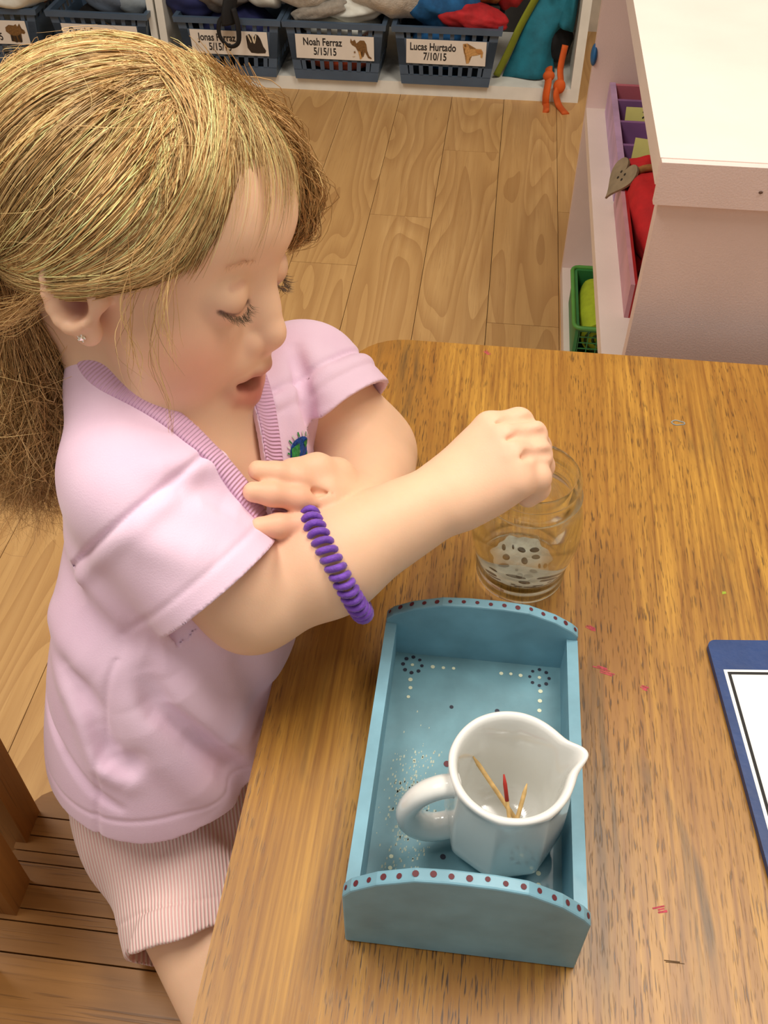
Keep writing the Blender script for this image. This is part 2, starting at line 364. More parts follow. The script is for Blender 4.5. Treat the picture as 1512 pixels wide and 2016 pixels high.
# black strap with a loop over the badger basket rim
st = thing('bag_strap', 'black strap with a round loop hanging over the badger basket', 'strap', (-.70, 2.56, .20))
bm = bmesh.new(); tube(bm, catmull([(.015, .03, .12), (.01, .0, .06), (.0, -.02, .01), (-.002, -.022, -.02)], 5), .021, 8, flat=.3); obj('strap', bm, blackc, st, True)
bm = bmesh.new(); tube(bm, catmull([(-.004, -.022, .005), (-.026, -.024, -.015), (-.028, -.024, -.05), (-.006, -.024, -.072), (.018, -.024, -.062), (.022, -.024, -.02), (.014, -.022, .02)], 6), .0075, 8, flat=.5); obj('loop', bm, blackc, st, True)
# teal bag on the right with lime band and orange cord
bag = thing('drawstring_bag', 'teal fabric bag with lime trim and orange cords at the right end of the shelf', 'bag', (.10, 2.72, .034))
def sheet(pts, m, name, parent, seed, thick=.004, amp=.006):
    """cloth panel through a grid of points"""
    rows = [catmull(r, 6) for r in pts]; rows = list(zip(*rows)); rows = [catmull(list(r), 6) for r in rows]
    rs = np.random.default_rng(seed); bm = bmesh.new(); G = []
    for i, r in enumerate(rows):
        G.append([bm.verts.new(Vector(p)+Vector((0, amp*math.sin(i*.7+j*.33+seed), 0))) for j, p in enumerate(r)])
    for a, b in zip(G, G[1:]):
        for k in range(len(a)-1): bm.faces.new([a[k], a[k+1], b[k+1], b[k]])
    o = obj(name, bm, m, parent, True); md = o.modifiers.new('thickness', 'SOLIDIFY'); md.thickness = thick; return o
sheet([[(-.10, -.06, .0), (.0, -.07, .005), (.04, -.02, .004)], [(-.065, -.03, .09), (.01, -.05, .10), (.03, .01, .08)], [(-.03, .0, .19), (.03, -.03, .17), (.07, -.02, .16)], [(.02, .02, .30), (.06, .0, .29), (.08, .02, .27)]], tealc, 'front_panel', bag, 1)
sheet([[(.03, -.03, .13), (.055, -.05, .12), (.075, -.02, .11)], [(.03, .0, .2), (.06, -.05, .19), (.078, -.03, .18)], [(.05, .03, .31), (.07, .01, .3), (.08, .03, .29)]], tealc, 'side_panel', bag, 3)
bm = bmesh.new(); tube(bm, catmull([(-.115, -.066, .006), (-.09, -.055, .06), (-.06, -.035, .13), (-.01, -.02, .23), (.03, .0, .32)], 6), .014, 8, flat=.35); obj('trim_band', bm, limec, bag, True)
bm = bmesh.new(); tube(bm, catmull([(.02, -.04, .21), (.022, -.05, .24), (.03, -.03, .31)], 5), .010, 8, flat=.5); obj('yellow_cord', bm, mat('mustard_cord', (150, 120, 20), .8), bag, True)
lump('bag_opening', '', None, (0, 0, 0), (.045, .04, .07), blackc, 30, .2).parent = bag
bpy.data.objects['bag_opening'].location = (.03, .02, .08)
for k in ('label', 'category', 'group'):
    if k in bpy.data.objects['bag_opening']: del bpy.data.objects['bag_opening'][k]
lace = mat('orange_webbing', (206, 88, 20), .75, .1)
lc = thing('orange_strap', 'orange webbing straps knotted and hanging over the white shelf base', 'strap', (.115, 2.60, .034))
bm = bmesh.new(); tube(bm, catmull([(.005, .02, .045), (.006, -.012, .02), (.004, -.022, -.01), (.006, -.025, -.033), (.006, -.07, -.033)], 6), .0125, 8, flat=.5); obj('strap', bm, lace, lc, True)
bm = bmesh.new(); tube(bm, catmull([(.04, .03, .1), (.034, .01, .05), (.038, -.008, .02), (.03, -.02, -.005), (.04, -.03, -.03), (.058, -.075, -.033)], 6), [.0115]*31, 8, flat=.5); obj('strap', bm, lace, lc, True)
bm = bmesh.new(); bmesh.ops.create_uvsphere(bm, u_segments=16, v_segments=10, radius=.016, matrix=Matrix.Translation((.036, -.012, .012)) @ Matrix.Diagonal((1, .7, 1.2, 1))); obj('knot', bm, lace, lc, True)
bm = bmesh.new(); bmesh.ops.create_uvsphere(bm, u_segments=16, v_segments=10, radius=.014, matrix=Matrix.Translation((.006, -.004, .034)) @ Matrix.Diagonal((1.1, .7, 1, 1))); obj('knot', bm, lace, lc, True)

# ---------------------------------------------------------------- pink shelf unit
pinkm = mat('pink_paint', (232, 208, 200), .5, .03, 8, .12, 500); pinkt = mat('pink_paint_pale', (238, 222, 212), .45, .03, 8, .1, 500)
unit = thing('pink_shelf_unit', 'pale pink painted wooden shelf unit behind the table, open on its left', 'shelf', (.153, .862, 0))
def up(name, *b, m=pinkm, bv=.003): return obj(name, bx(*b), m, unit, bevel=bv)
up('top_board', -.004, .50, .002, .90, .650, .676, m=pinkt, bv=.003); up('front_trim', -.003, .50, -.006, .002, .634, .675, m=pinkm, bv=.003)
up('front_panel', .003, .496, 0.002, .02, .0, .650)
up('rear_panel', 0, .496, .872, .892, .0, .650)
up('back_panel', .476, .496, .02, .872, .0, .650)
up('shelf_board', .0, .476, .02, .872, .330, .352, m=pinkt)
up('bottom_board', .0, .476, .02, .872, .0, .030, m=pinkt)
for (x, y, z) in ((.16, -.0065, .660), (.09, -.0065, .652), (.33, -.0065, .655)):   # small chips in the paint
    bm = bmesh.new(); bmesh.ops.create_icosphere(bm, subdivisions=1, radius=.0016, matrix=Matrix.Translation((x, y, z)) @ Matrix.Diagonal((1.4, .3, 1, 1))); obj('paint_chip', bm, mat('chip', (110, 84, 70), .8), unit)
# purple tray with dividers
lil = mat('lilac_paint', (202, 166, 204), .5, .1, 25); pur = mat('purple_paint', (150, 104, 158), .55, .08, 25); rosep = mat('rose_paint', (200, 110, 124), .6, .06)
ptray = thing('compartment_tray', 'lilac compartment tray with cards on the middle pink shelf', 'tray', (.185, 1.40, .352))
def pt(name, *b, m=pur): return obj(name, bx(*b), m, ptray, bevel=.001, seg=1)
pt('side_wall', 0, .010, 0, .32, 0, .052, m=lil); pt('side_wall', .15, .158, 0, .32, 0, .052, m=lil)
pt('tray_floor', .010, .15, 0, .32, 0, .005); pt('end_wall', .010, .15, .312, .32, .005, .050, m=rosep); pt('end_wall', .010, .15, 0, .008, .005, .050)
for y in (.088, .172, .255): pt('divider', .010, .15, y, y+.007, .005, .048)
ycard = mat('yellow_card', (222, 216, 128), .6, .04); ocard = mat('orange_card', (244, 116, 60), .6, .04)
def card(label, loc, rot, w, h, m, strokes=()):
    c = obj('paper_card', bx(-w/2, w/2, -.0006, .0006, 0, h), m); c.location = loc; c.rotation_euler = rot; tag(c, label, 'card', 'cards in the lilac tray')
    for s in strokes:
        bm = bmesh.new(); tube(bm, [(a, -.001, b) for a, b in s], .0012, 5); obj('pen_mark', bm, ink, c)
    return c
card('yellow card with a pen cross and dash, in the middle of the lilac tray', (.27, 1.598, .36), (math.radians(-25), 0, 0), .125, .05, ycard, [[(-.035, .034), (-.022, .044)], [(-.035, .044), (-.022, .034)], [(-.028, .03), (-.029, .047)], [(-.02, .024), (.0, .014)]])
card('yellow card with a curved pen stroke, beside the red cloth', (.27, 1.46, .36), (math.radians(-28), .1, 0), .125, .055, ycard, [[(-.04, .05), (-.034, .044)], [(-.028, .035), (.02, .012)], [(.0, .045), (-.004, .03), (.008, .026), (.02, .04)]])
card('orange slip at the far end of the lilac tray', (.28, 1.672, .357), (math.radians(-70), 0, .25), .09, .04, ocard)
# red tray
redp = mat('red_paint', (170, 22, 28), .5, .1); pinkw = mat('tray_pink_side', (206, 150, 160), .5, .08)
rtray = thing('red_tray', 'red painted wooden tray with pale outer sides on the middle shelf', 'tray', (.185, 1.09, .352))
def rt(name, *b, m=redp): return obj(name, bx(*b), m, rtray, bevel=.0015, seg=1)
rt('tray_floor', .009, .15, 0, .29, 0, .006); bm = bx(0, .008, 0, .30, 0, .05); rt('side_wall', .0055, .009, 0, .30, 0, .051); obj('side_face', bx(0, .0055, 0, .30, 0, .05), pinkw, rtray)
rt('side_wall', .15, .158, 0, .30, 0, .05); rt('end_wall', .009, .15, 0, .008, .006, .05); rt('end_wall', .009, .15, .292, .30, .006, .05)
# rolled red cloth with band and wooden heart
rc = thing('rolled_cloth', 'rolled bright red cloth tied with a twine band, standing in the red tray', 'cloth', (.229, 1.305, .365))
redv = mat('bright_red_cloth', (200, 26, 30), .8, .1, 40, .3)
def roll(name, pts, r, m, parent, turns=2.2, amp=.06):
    """cloth roll: tube with lengthwise folds"""
    P = catmull(pts, 6); bm = bmesh.new(); rings = []; n = 40
    for i, p in enumerate(P):
        s = i/(len(P)-1); t = Vector(P[min(i+1, len(P)-1)]-P[max(i-1, 0)]).normalized(); u = t.cross(Vector((0, 0, 1)));
        u = u.normalized() if u.length > .01 else Vector((1, 0, 0)); v = u.cross(t)
        rr = np.interp(s, np.linspace(0, 1, len(r)), r)
        rings.append([bm.verts.new(Vector(p)+(u*math.cos(a)+v*math.sin(a))*rr*(1+amp*math.sin(5*a+3*s)+amp*.7*(1-abs(math.sin(3.5*a-2*s))))) for a in [2*math.pi*k/n for k in range(n)]])
    for a, b in zip(rings, rings[1:]):
        for k in range(n): bm.faces.new([a[k], a[(k+1) % n], b[(k+1) % n], b[k]])
    bm.faces.new(rings[0][::-1]); bm.faces.new(rings[-1])
    return obj(name, bm, m, parent, True, auto=60)
roll('cloth_roll', [(.01, -.115, .012), (.01, -.07, .02), (.004, -.01, .03), (-.004, .03, .034), (-.008, .05, .036)], [.022, .036, .040, .034, .024], redv, rc)
roll('cloth_end', [(-.010, .05, .036), (-.014, .075, .036), (-.016, .098, .034)], [.022, .034, .022], redv, rc)
bm = bmesh.new(); tube(bm, [(-.008+.029*math.cos(a), .05+.004*math.sin(2*a), .036+.029*math.sin(a)) for a in np.linspace(0, 6.283, 25)], .0055, 8); obj('twine_band', bm, mat('twine', (164, 112, 60), .9, .2, 90), rc, True)
bm = bmesh.new(); P = [(-.006, -.115, .012)]
tube(bm, [(.01+(.004+.0026*a)*math.cos(a), -.119, .014+(.004+.0026*a)*math.sin(a)) for a in np.linspace(0, 11, 46)], .0022, 6); obj('rolled_edge', bm, redv, rc, True)
ht = []
for a in np.linspace(0, 2*math.pi, 36, endpoint=False):
    ht.append((.0021*(16*math.sin(a)**3)*.95, .0021*(13*math.cos(a)-5*math.cos(2*a)-2*math.cos(3*a)-math.cos(4*a))))
bm = bmesh.new(); prism(bm, ht, -.002, .002)
hm = obj('wooden_heart', bm, mat('grey_wood', (150, 132, 104), .8, .1, 60), None, bevel=.0008, seg=1); tag(hm, 'small grey wooden heart with two holes, tied to the red cloth', 'tag')
hm.scale = (.78, 1, 1); hm.location = (.184, 1.352, .415); hm.rotation_euler = (math.radians(55), math.radians(0), math.radians(-62))
for q in ((-.006, .006), (.006, .006), (-.004, -.003), (.007, -.002)):
    bm = bmesh.new(); bmesh.ops.create_cone(bm, cap_ends=True, segments=8, radius1=.0022, radius2=.0022, depth=.0046, matrix=Matrix.Translation((q[0], q[1], 0))); obj('hole', bm, mat('hole_dark', (50, 40, 30), .9), hm)
lump('cloth_bundle', 'small green cloth showing behind the twine band of the red roll', 'cloth', (.285, 1.365, .405), (.022, .02, .02), mat('green_cloth', (20, 96, 40), .8), 41, .15)
# dark metal rings at the near end of the red tray
for i, (x, y, r) in enumerate(((.225, 1.17, .020), (.245, 1.14, .014))):
    bm = bmesh.new(); bmesh.ops.create_uvsphere(bm, u_segments=24, v_segments=12, radius=1, matrix=Matrix.Diagonal((r, r, r*.5, 1)))
    o = obj('metal_bell', bm, mat('dark_metal', (90, 92, 92), .22, .1, metallic=1.0), None, True); o.location = (x, y, .3585+r*.5)
    tag(o, ['larger dark metal disc beside the rolled red cloth', 'smaller dark metal disc at the near end of the red tray'][i], 'disc', 'dark discs in the red tray')
# green mesh basket with rolled lime cloth
gb = thing('mesh_basket', 'green mesh basket on the bottom pink shelf', 'basket', (.164, 1.42, .0302))
gm = mat('green_wire', (56, 132, 70), .5, .08); gl = mat('green_rim', (90, 160, 70), .5, .08)
for (a, b, c, d, e, f_, nm) in ((0, .006, 0, .19, .0, .075, 'side_wall'), (.006, .15, .184, .19, 0, .075, 'end_wall'), (.144, .15, 0, .184, 0, .075, 'side_wall'), (.006, .144, 0, .184, 0, .004, 'basket_bottom')):
    obj(nm, bx(a, b, c, d, e, f_), gm, gb, bevel=.001, seg=1)
for i in range(9): 
    x = .008+.016*i; bm = bmesh.new(); tube(bm, [(x, .003, .0), (x, .003, .075)], .0012, 4); obj('wire', bm, gm, gb)
for i in range(6):
    z = .006+.012*i; bm = bmesh.new(); tube(bm, [(.0, .003, z), (.15, .003, z)], .0011, 4); obj('wire', bm, gm, gb)
bm = bmesh.new(); P = roundrect(-.003, .153, -.003, .193, .012, 3); tube(bm, [(x, y, .076) for x, y in P+P[:1]], .004, 6); obj('rim', bm, gl, gb, True)
lr = thing('rolled_cloth', 'rolled lime green cloth in the green mesh basket', 'cloth', (.208, 1.515, .072))
limev = mat('lime_cloth', (176, 196, 40), .85, .08, 60, .4)
roll('cloth_roll', [(0, -.075, 0), (0, -.03, .002), (0, .03, .002), (0, .07, 0)], [.030, .037, .036, .030], limev, lr, amp=.03)
bm = bmesh.new(); tube(bm, [((.003+.0021*a)*math.cos(a), -.0775, (.003+.0021*a)*math.sin(a)) for a in np.linspace(0, 13, 52)], .0022, 6); obj('rolled_edge', bm, mat('dark_green_edge', (44, 66, 24), .8), lr, True)
# blue magnet knob on the far end of the pink unit
bm = bmesh.new(); bmesh.ops.create_uvsphere(bm, u_segments=20, v_segments=10, radius=1, matrix=Matrix.Diagonal((.006, .016, .018, 1))); o = obj('blue_sticker', bm, mat('blue_plastic', (30, 96, 150), .5), None, True); o.location = (.1535, 1.742, .44); tag(o, 'round blue dot on the far left edge of the pink unit', 'sticker')
# ---------------------------------------------------------------- table
tbl = thing('classroom_table', 'worn golden oak classroom table with rounded corners', 'table', (0, 0, 0))
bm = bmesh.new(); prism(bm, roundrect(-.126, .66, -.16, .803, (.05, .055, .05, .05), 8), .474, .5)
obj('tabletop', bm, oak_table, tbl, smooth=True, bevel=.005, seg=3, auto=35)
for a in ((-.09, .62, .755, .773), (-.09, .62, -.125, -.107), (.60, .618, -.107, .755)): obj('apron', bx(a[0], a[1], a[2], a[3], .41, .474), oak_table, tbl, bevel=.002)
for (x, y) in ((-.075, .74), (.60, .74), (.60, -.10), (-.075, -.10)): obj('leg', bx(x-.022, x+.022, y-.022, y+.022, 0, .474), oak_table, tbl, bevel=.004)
crayon = mat('pink_crayon', (186, 70, 84), .8, .2, 400); bluegrey = mat('grey_crayon', (150, 160, 160), .8, .1); limec2 = mat('lime_crayon', (150, 170, 50), .8, .1); dk = mat('dark_mark', (84, 58, 26), .8, .1)
def scribble(x, y, s, ang, m, n=4, w=.0011):
    bm = bmesh.new(); ca, sa = math.cos(ang), math.sin(ang)
    for i in range(n):
        o = (i-n/2)*w*1.3; L = s*random.uniform(.5, 1); c = random.uniform(-.2, .2)*s
        q = [(c-L/2, o), (c+L/2, o+random.uniform(-.5, .5)*w), (c+L/2, o+w), (c-L/2, o+w*random.uniform(.6, 1.2))]
        bm.faces.new([bm.verts.new((x+u*ca-v*sa, y+u*sa+v*ca, .50012+.00003*i)) for u, v in q])
    obj('crayon_mark', bm, m, tbl)
for (x, y, s, a, n) in ((.1022, .4567, .010, -.6, 3), (.1101, .4194, .013, -.25, 4), (.1382, .4075, .006, -.3, 3), (.0094, .7904, .010, -.9, 3), (.1366, .2496, .008, .3, 3)): scribble(x, y, s, a, crayon, n)
bm = bmesh.new(); tube(bm, [(.188+.006*math.cos(a), .704+.003*math.sin(a)*(1+.2*math.cos(3*a)), .5004) for a in np.linspace(.3, 9.5, 30)], .0005, 4); obj('crayon_mark', bm, bluegrey, tbl)
scribble(.2048, .5036, .004, .2, limec2, 2); scribble(.1401, .2198, .013, 0, dk, 2, .0006)

# ---------------------------------------------------------------- blue wooden tray
blue = mat('tray_blue', (118, 166, 184), .5, .10, 30, .15, 90, coat=.1)
blue_in = mat('tray_blue_floor', (104, 148, 160), .5, .12, 30, .15, 90, coat=.1)
MATS['tray_blue']
maroon = mat('maroon_paint', (92, 30, 40), .6, .1); cream = mat('cream_paint', (222, 226, 196), .6, .05); indigo = mat('indigo_paint', (34, 34, 52), .6, .05)
tray = thing('wooden_tray', 'small blue painted wooden tray with arched ends and dotted trim', 'tray', (.0185, .315, .5005))
W = .0665; D = .106
obj('tray_floor', bx(-W+.007, W-.007, -D+.008, D-.008, .001, .006), blue_in, tray)
def arch(e, pk):
    xs = [(-W, e), (-W*.93, e+(pk-e)*.25), (-W*.72, e+(pk-e)*.62), (-W*.42, e+(pk-e)*.93), (-W*.15, pk), (W*.2, pk), (W*.46, e+(pk-e)*.93), (W*.74, e+(pk-e)*.6), (W*.93, e+(pk-e)*.22), (W, e)]
    return xs
MXZ = Matrix(((1, 0, 0, 0), (0, 0, -1, 0), (0, 1, 0, 0), (0, 0, 0, 1)))   # outline (x,z) extruded along -y
for y0, e, pk, nd in ((-D, .0625, .0945, 17), (D-.008, .0440, .0660, 16)):
    bm = bmesh.new(); o = arch(e, pk)
    prism(bm, [(-W, 0), (W, 0)][::1]+o[::-1], -.008, 0, Matrix.Translation((0, y0, 0)) @ MXZ)
    ep = obj('end_board', bm, blue, tray, bevel=.0012, seg=2)
    # painted dots along the top edge
    bm = bmesh.new(); L = [0]
    for a, b in zip(o, o[1:]): L.append(L[-1]+math.dist(a, b))
    for i in range(nd):
        s = L[-1]*(i+.4)/(nd-.2); k = max(j for j in range(len(o)-1) if L[j] <= s); t = (s-L[k])/(L[k+1]-L[k])
        p = Vector((o[k][0]+(o[k+1][0]-o[k][0])*t, 0, o[k][1]+(o[k+1][1]-o[k][1])*t)); tx = Vector((o[k+1][0]-o[k][0], 0, o[k+1][1]-o[k][1])).normalized()
        nrm = Vector((-tx.z, 0, tx.x)); c = p+nrm*.00025+Vector((0, y0+.0042+random.uniform(-.0006, .0006), 0)); r = random.uniform(.0014, .0019)
        bm.faces.new([bm.verts.new(c+tx*r*math.cos(a)+Vector((0, r*math.sin(a), 0))) for a in np.linspace(0, 2*math.pi, 10, endpoint=False)])
    obj('painted_dots', bm, maroon, ep)
for sx in (-1, 1):
    vs = []; bm = bmesh.new()
    v = box(bm, min(sx*W, sx*(W-.0075)), max(sx*W, sx*(W-.0075)), -D+.008, D-.008, 0, .043)
    for q in v:
        if q.co.z > .02: q.co.z = .053 if q.co.y < 0 else .040
    obj('side_board', bm, blue, tray, bevel=.002, seg=3)
def dots(name, L, r, m, z=.0063):
    bm = bmesh.new()
    for x, y in L:
        rr = r*random.uniform(.85, 1.15); bm.faces.new([bm.verts.new((x-.0185+rr*math.cos(a), y-.315+rr*math.sin(a), z)) for a in np.linspace(0, 2*math.pi, 10, endpoint=False)])
    return obj(name, bm, m, tray)
fl = [(-.0277, .4031), (.0628, .403), (-.0277, .232), (.0628, .232)]
dots('cream_dots', fl+[(-.0131, .4031), (-.0055, .4032), (.0018, .4036), (-.0279, .3904), (-.0272, .3836), (-.0279, .376), (.0358, .4033), (.0426, .4037), (.0495, .4032), (.0636, .3915), (.0633, .3835), (.063, .3756), (-.0267, .26), (-.0265, .2527), (-.0263, .2454), (.0633, .2527), (.0633, .245), (.0633, .26)], .0014, cream)
for x, y in fl: dots('flower_motif', [(x+.0068*math.cos(a), y+.0068*math.sin(a)) for a in np.linspace(0, 6.283, 8, endpoint=False)], .00135, indigo)
dots('dark_dots', [(.0026, .3713), (.0341, .3718), (.0049, .2635)], .0016, indigo); dots('red_dots', [(.0027, .3272), (-.0001, .3161)], .0021, maroon)
# worn patch of the tray floor: rubbed pale flecks
bm = bmesh.new()
for i in range(420):
    x = random.gauss(-.018, .009); y = random.gauss(.292, .024)
    if -.039 < x < .03 and .225 < y < .38:
        r = random.uniform(.0002, .0006)
        bm.faces.new([bm.verts.new((x-.0185+r*a, y-.315+r*b*2, .00612)) for a, b in ((-1, -1), (1, -.7), (.8, 1), (-.7, .8))])
tag(obj('paint_wear', bm, mat('wear', (176, 186, 170), .8, .1), tray), kind='stuff')

# ---------------------------------------------------------------- white pitcher (octagonal creamer)
china = mat('white_china', (232, 234, 230), .16, .0, spec=.6, coat=.6)
pit = thing('milk_jug', 'small white eight-sided china jug with handle and spout, in the blue tray', 'jug', (.0385, .2815, .5068), math.radians(14))
def octr(a, k):
    """radius of a softened octagon of unit inradius"""
    m = ((a+math.pi/8) % (math.pi/4))-math.pi/8; o = 1/math.cos(m); return (1-k)*1.03+k*o*.985
bm = bmesh.new(); rings = []; n = 96
prof = [(.0, .0, 0), (.020, .0, .2), (.0262, .0008, .5), (.0285, .003, .9), (.0330, .013, 1), (.0345, .020, 1), (.0345, .052, 1), (.0336, .071, .9), (.0336, .079, .5), (.0350, .0840, .2), (.0345, .0865, .0), (.0318, .0872, 0), (.0295, .0850, 0), (.0285, .075, .2), (.0285, .04, .3), (.0275, .018, .2), (.024, .008, .1), (.0, .006, 0)]
for r, z, k in prof:
    if r == 0: rings.append([bm.verts.new((0, 0, z))]); continue
    row = []
    for i in range(n):
        a = 2*math.pi*i/n; rr = r*octr(a, k)
        sp = max(0, (z-.056)/.03); d = abs((a+math.pi) % (2*math.pi)-math.pi)
        lip = math.exp(-(d/.20)**2)*sp**1.6*.0085
        zz = z+(math.exp(-(d/.35)**2)*.004*sp**2)
        row.append(bm.verts.new(((rr+lip)*math.cos(a), (rr+lip)*math.sin(a)*(1-.0*lip), zz)))
    rings.append(row)
for a, b in zip(rings, rings[1:]):
    for i in range(n):
        j = (i+1) % n
        if len(a) == 1: bm.faces.new([a[0], b[j], b[i]])
        elif len(b) == 1: bm.faces.new([a[i], a[j], b[0]])
        else: bm.faces.new([a[i], a[j], b[j], b[i]])
o = obj('jug_body', bm, china, pit, True); o.modifiers.new('s', 'SUBSURF').levels = 1; o.modifiers['s'].render_levels = 1
bm = bmesh.new(); hp = catmull([(-.030, 0, .070), (-.040, 0, .0705), (-.051, 0, .064), (-.0575, 0, .050), (-.0555, 0, .034), (-.047, 0, .024), (-.038, 0, .022), (-.030, 0, .024)], 6)
tube(bm, hp, [.0085, .0076]+[.0068]*(len(hp)-4)+[.0076, .0085], 14, flat=1.3); obj('handle', bm, china, pit, True)
# toothpicks inside the jug
pick = mat('toothpick_wood', (214, 178, 116), .7, .12, 200, stretch=(1, 1, 1)); redtip = mat('red_dye', (170, 40, 28), .7, .1)
def toothpick(a, b, label, red=None, r=.00115, group='toothpicks in the white jug'):
    a, b = Vector(a), Vector(b); o = thing('toothpick', label, 'toothpick', a, 0, group); d = b-a; L = d.length
    o.rotation_euler = d.to_track_quat('Z', 'Y').to_euler()
    bm = bmesh.new(); tube(bm, [(0, 0, 0), (0, 0, .004), (0, 0, L-.006), (0, 0, L)], [.0004, r, r, .0004], 10); obj('stick', bm, pick, o, True)
    if red: 
        bm = bmesh.new(); tube(bm, [(0, 0, L-red), (0, 0, L-.006), (0, 0, L+.0002)], [r*1.08, r*1.08, .0005], 10); obj('dyed_end', bm, redtip, o, True)
B = .5155
toothpick((.056, .275, B+.004), (.0175, .302, .563), 'longest plain toothpick, leaning towards the handle side of the jug', r=.0014)
toothpick((.0475, .264, B), (.0365, .293, .561), 'toothpick with a red dyed end, standing in the middle of the jug', .017)
toothpick((.043, .263, B), (.0505, .291, .557), 'short plain toothpick leaning to the right under the spout', r=.0013)
toothpick((.058, .275, B-.0008), (.0155, .281, .541), 'plain toothpick lying low beside the handle side of the jug', r=.0013)
toothpick((.030, .268, B), (.063, .281, .524), 'red dyed toothpick lying at the bottom right of the jug', .04)

# ---------------------------------------------------------------- glass jar
g = bpy.data.materials.new('jar_glass'); g.use_nodes = True; N = g.node_tree.nodes; Lk = g.node_tree.links; N.remove(N['Principled BSDF'])
gl_ = N.new('ShaderNodeBsdfGlass'); gl_.inputs['IOR'].default_value = 1.47; gl_.inputs['Roughness'].default_value = .0; gl_.inputs['Color'].default_value = (.96, .985, .97, 1)
tr = N.new('ShaderNodeBsdfTransparent'); tr.inputs[0].default_value = (.965, .98, .965, 1)
lw = N.new('ShaderNodeLayerWeight'); lw.inputs['Blend'].default_value = .5; mr = N.new('ShaderNodeMapRange'); mr.inputs['From Min'].default_value = .2; mr.inputs['From Max'].default_value = .75; mr.inputs['To Min'].default_value = .09
mx = N.new('ShaderNodeMixShader'); Lk.new(lw.outputs['Facing'], mr.inputs[0]); Lk.new(mr.outputs[0], mx.inputs[0]); Lk.new(tr.outputs[0], mx.inputs[1]); Lk.new(gl_.outputs[0], mx.inputs[2]); Lk.new(mx.outputs[0], N['Material Output'].inputs['Surface'])
JX, JY = .047, .5065
jar = thing('glass_jar', 'clear glass jar with rounded body and open ridged rim, under the child\'s hand', 'jar', (JX, JY, .5003))
def smoothprof(P, per=5): return [tuple(q) for q in catmull([(a, b) for a, b in P], per)]
outer = smoothprof([(.030, .0), (.0335, .0015), (.0345, .005), (.0335, .0085), (.0340, .012), (.0350, .0155), (.0345, .020), (.0375, .030), (.0405, .044), (.0412, .056), (.0398, .070), (.0365, .080), (.0335, .0835), (.0328, .0855), (.0360, .0870), (.0372, .0890), (.0360, .0912), (.0330, .0928), (.0326, .0985), (.0346, .1000), (.0350, .1030), (.0336, .1058), (.0322, .108)], 4)
inner = smoothprof([(.0300, .1075), (.0292, .104), (.0292, .090), (.031, .083), (.0345, .077), (.0375, .068), (.0390, .056), (.0383, .044), (.035, .030), (.031, .020), (.027, .0155), (.020, .0135)], 4)
bm = bmesh.new(); lathe(bm, [(0, .002)]+[(max(r, .001), z) for r, z in outer]+[(.0312, .1088)]+[(r, z) for r, z in inner]+[(0, .013)], 72)
obj('jar_body', bm, g, jar, True)
# spotted grey disc in the jar
gd = thing('spotted_disc', 'grey disc with dark oval spots lying at the bottom of the glass jar', 'disc', (JX, JY, .5146)); gd.scale = (1.12, 1.12, 1)
stip = mat('grey_foil', (170, 168, 156), .35, .15, 120, .5, 400)
bm = bmesh.new(); o = [((.0205+.0012*math.sin(7*a)+.0008*math.sin(13*a+1))*math.cos(a), (.0205+.0012*math.sin(7*a)+.0008*math.sin(13*a+1))*math.sin(a)) for a in np.linspace(0, 2*math.pi, 60, endpoint=False)]
prism(bm, o, 0, .0016); obj('disc_base', bm, stip, gd, bevel=.0005, seg=1)
for (x, y, a, b, t) in [(-.0125, .0085, .0012, .0026, .1), (-.006, .0095, .0007, .0018, .1), (.0, .0075, .0026, .0019, -.5), (.009, .0085, .0030, .0019, .3), (-.0105, -.0005, .0022, .0024, .3), (.0022, -.0025, .0019, .0028, .1), (.010, .002, .0026, .0017, .2), (-.012, -.0085, .0034, .0016, .1), (.0085, -.0115, .0024, .0013, -.2), (-.003, -.0115, .0010, .0009, 0), (.0125, -.006, .0008, .0018, 0), (.005, -.0165, .0030, .0016, .1), (-.001, -.0165, .0020, .0022, -.8), (.0165, -.0055, .0012, .0020, -.3)]:
    bm = bmesh.new(); bmesh.ops.create_cone(bm, cap_ends=True, segments=12, radius1=1, radius2=.85, depth=.0008, matrix=Matrix.Translation((x, y, .0019)) @ Matrix.Rotation(t, 4, 'Z') @ Matrix.Diagonal((a*1.2, b*1.2, 1, 1)))
    obj('dark_spot', bm, mat('dark_spot', (26, 22, 20), .5, .1), gd)

# ---------------------------------------------------------------- blue board with framed sheet
bd = thing('activity_board', 'dark blue rounded board with a white black-bordered sheet, at the right table edge', 'board', (.1848, .4520, .5004), math.radians(6))
navyb = mat('navy_board', (26, 58, 112), .45, .10, 40, .1)
bm = bmesh.new(); prism(bm, roundrect(0, .235, -.30, 0, .006, 4), 0, .005); obj('board_base', bm, navyb, bd, bevel=.0012)
sheet_w = mat('white_sheet', (240, 242, 236), .35, .01)
obj('sheet', bx(.0062, .2288, -.288, -.0265, .005, .0053), sheet_w, bd)
def strip(*b): return obj('border_line', bx(*b), ink, bd)
strip(.0085, .2265, -.0307, -.0285, .0053, .00545); strip(.0085, .2265, -.286, -.2838, .0053, .00545); strip(.0085, .0107, -.2838, -.0307, .0053, .00545); strip(.2243, .2265, -.2838, -.0307, .0053, .00545)

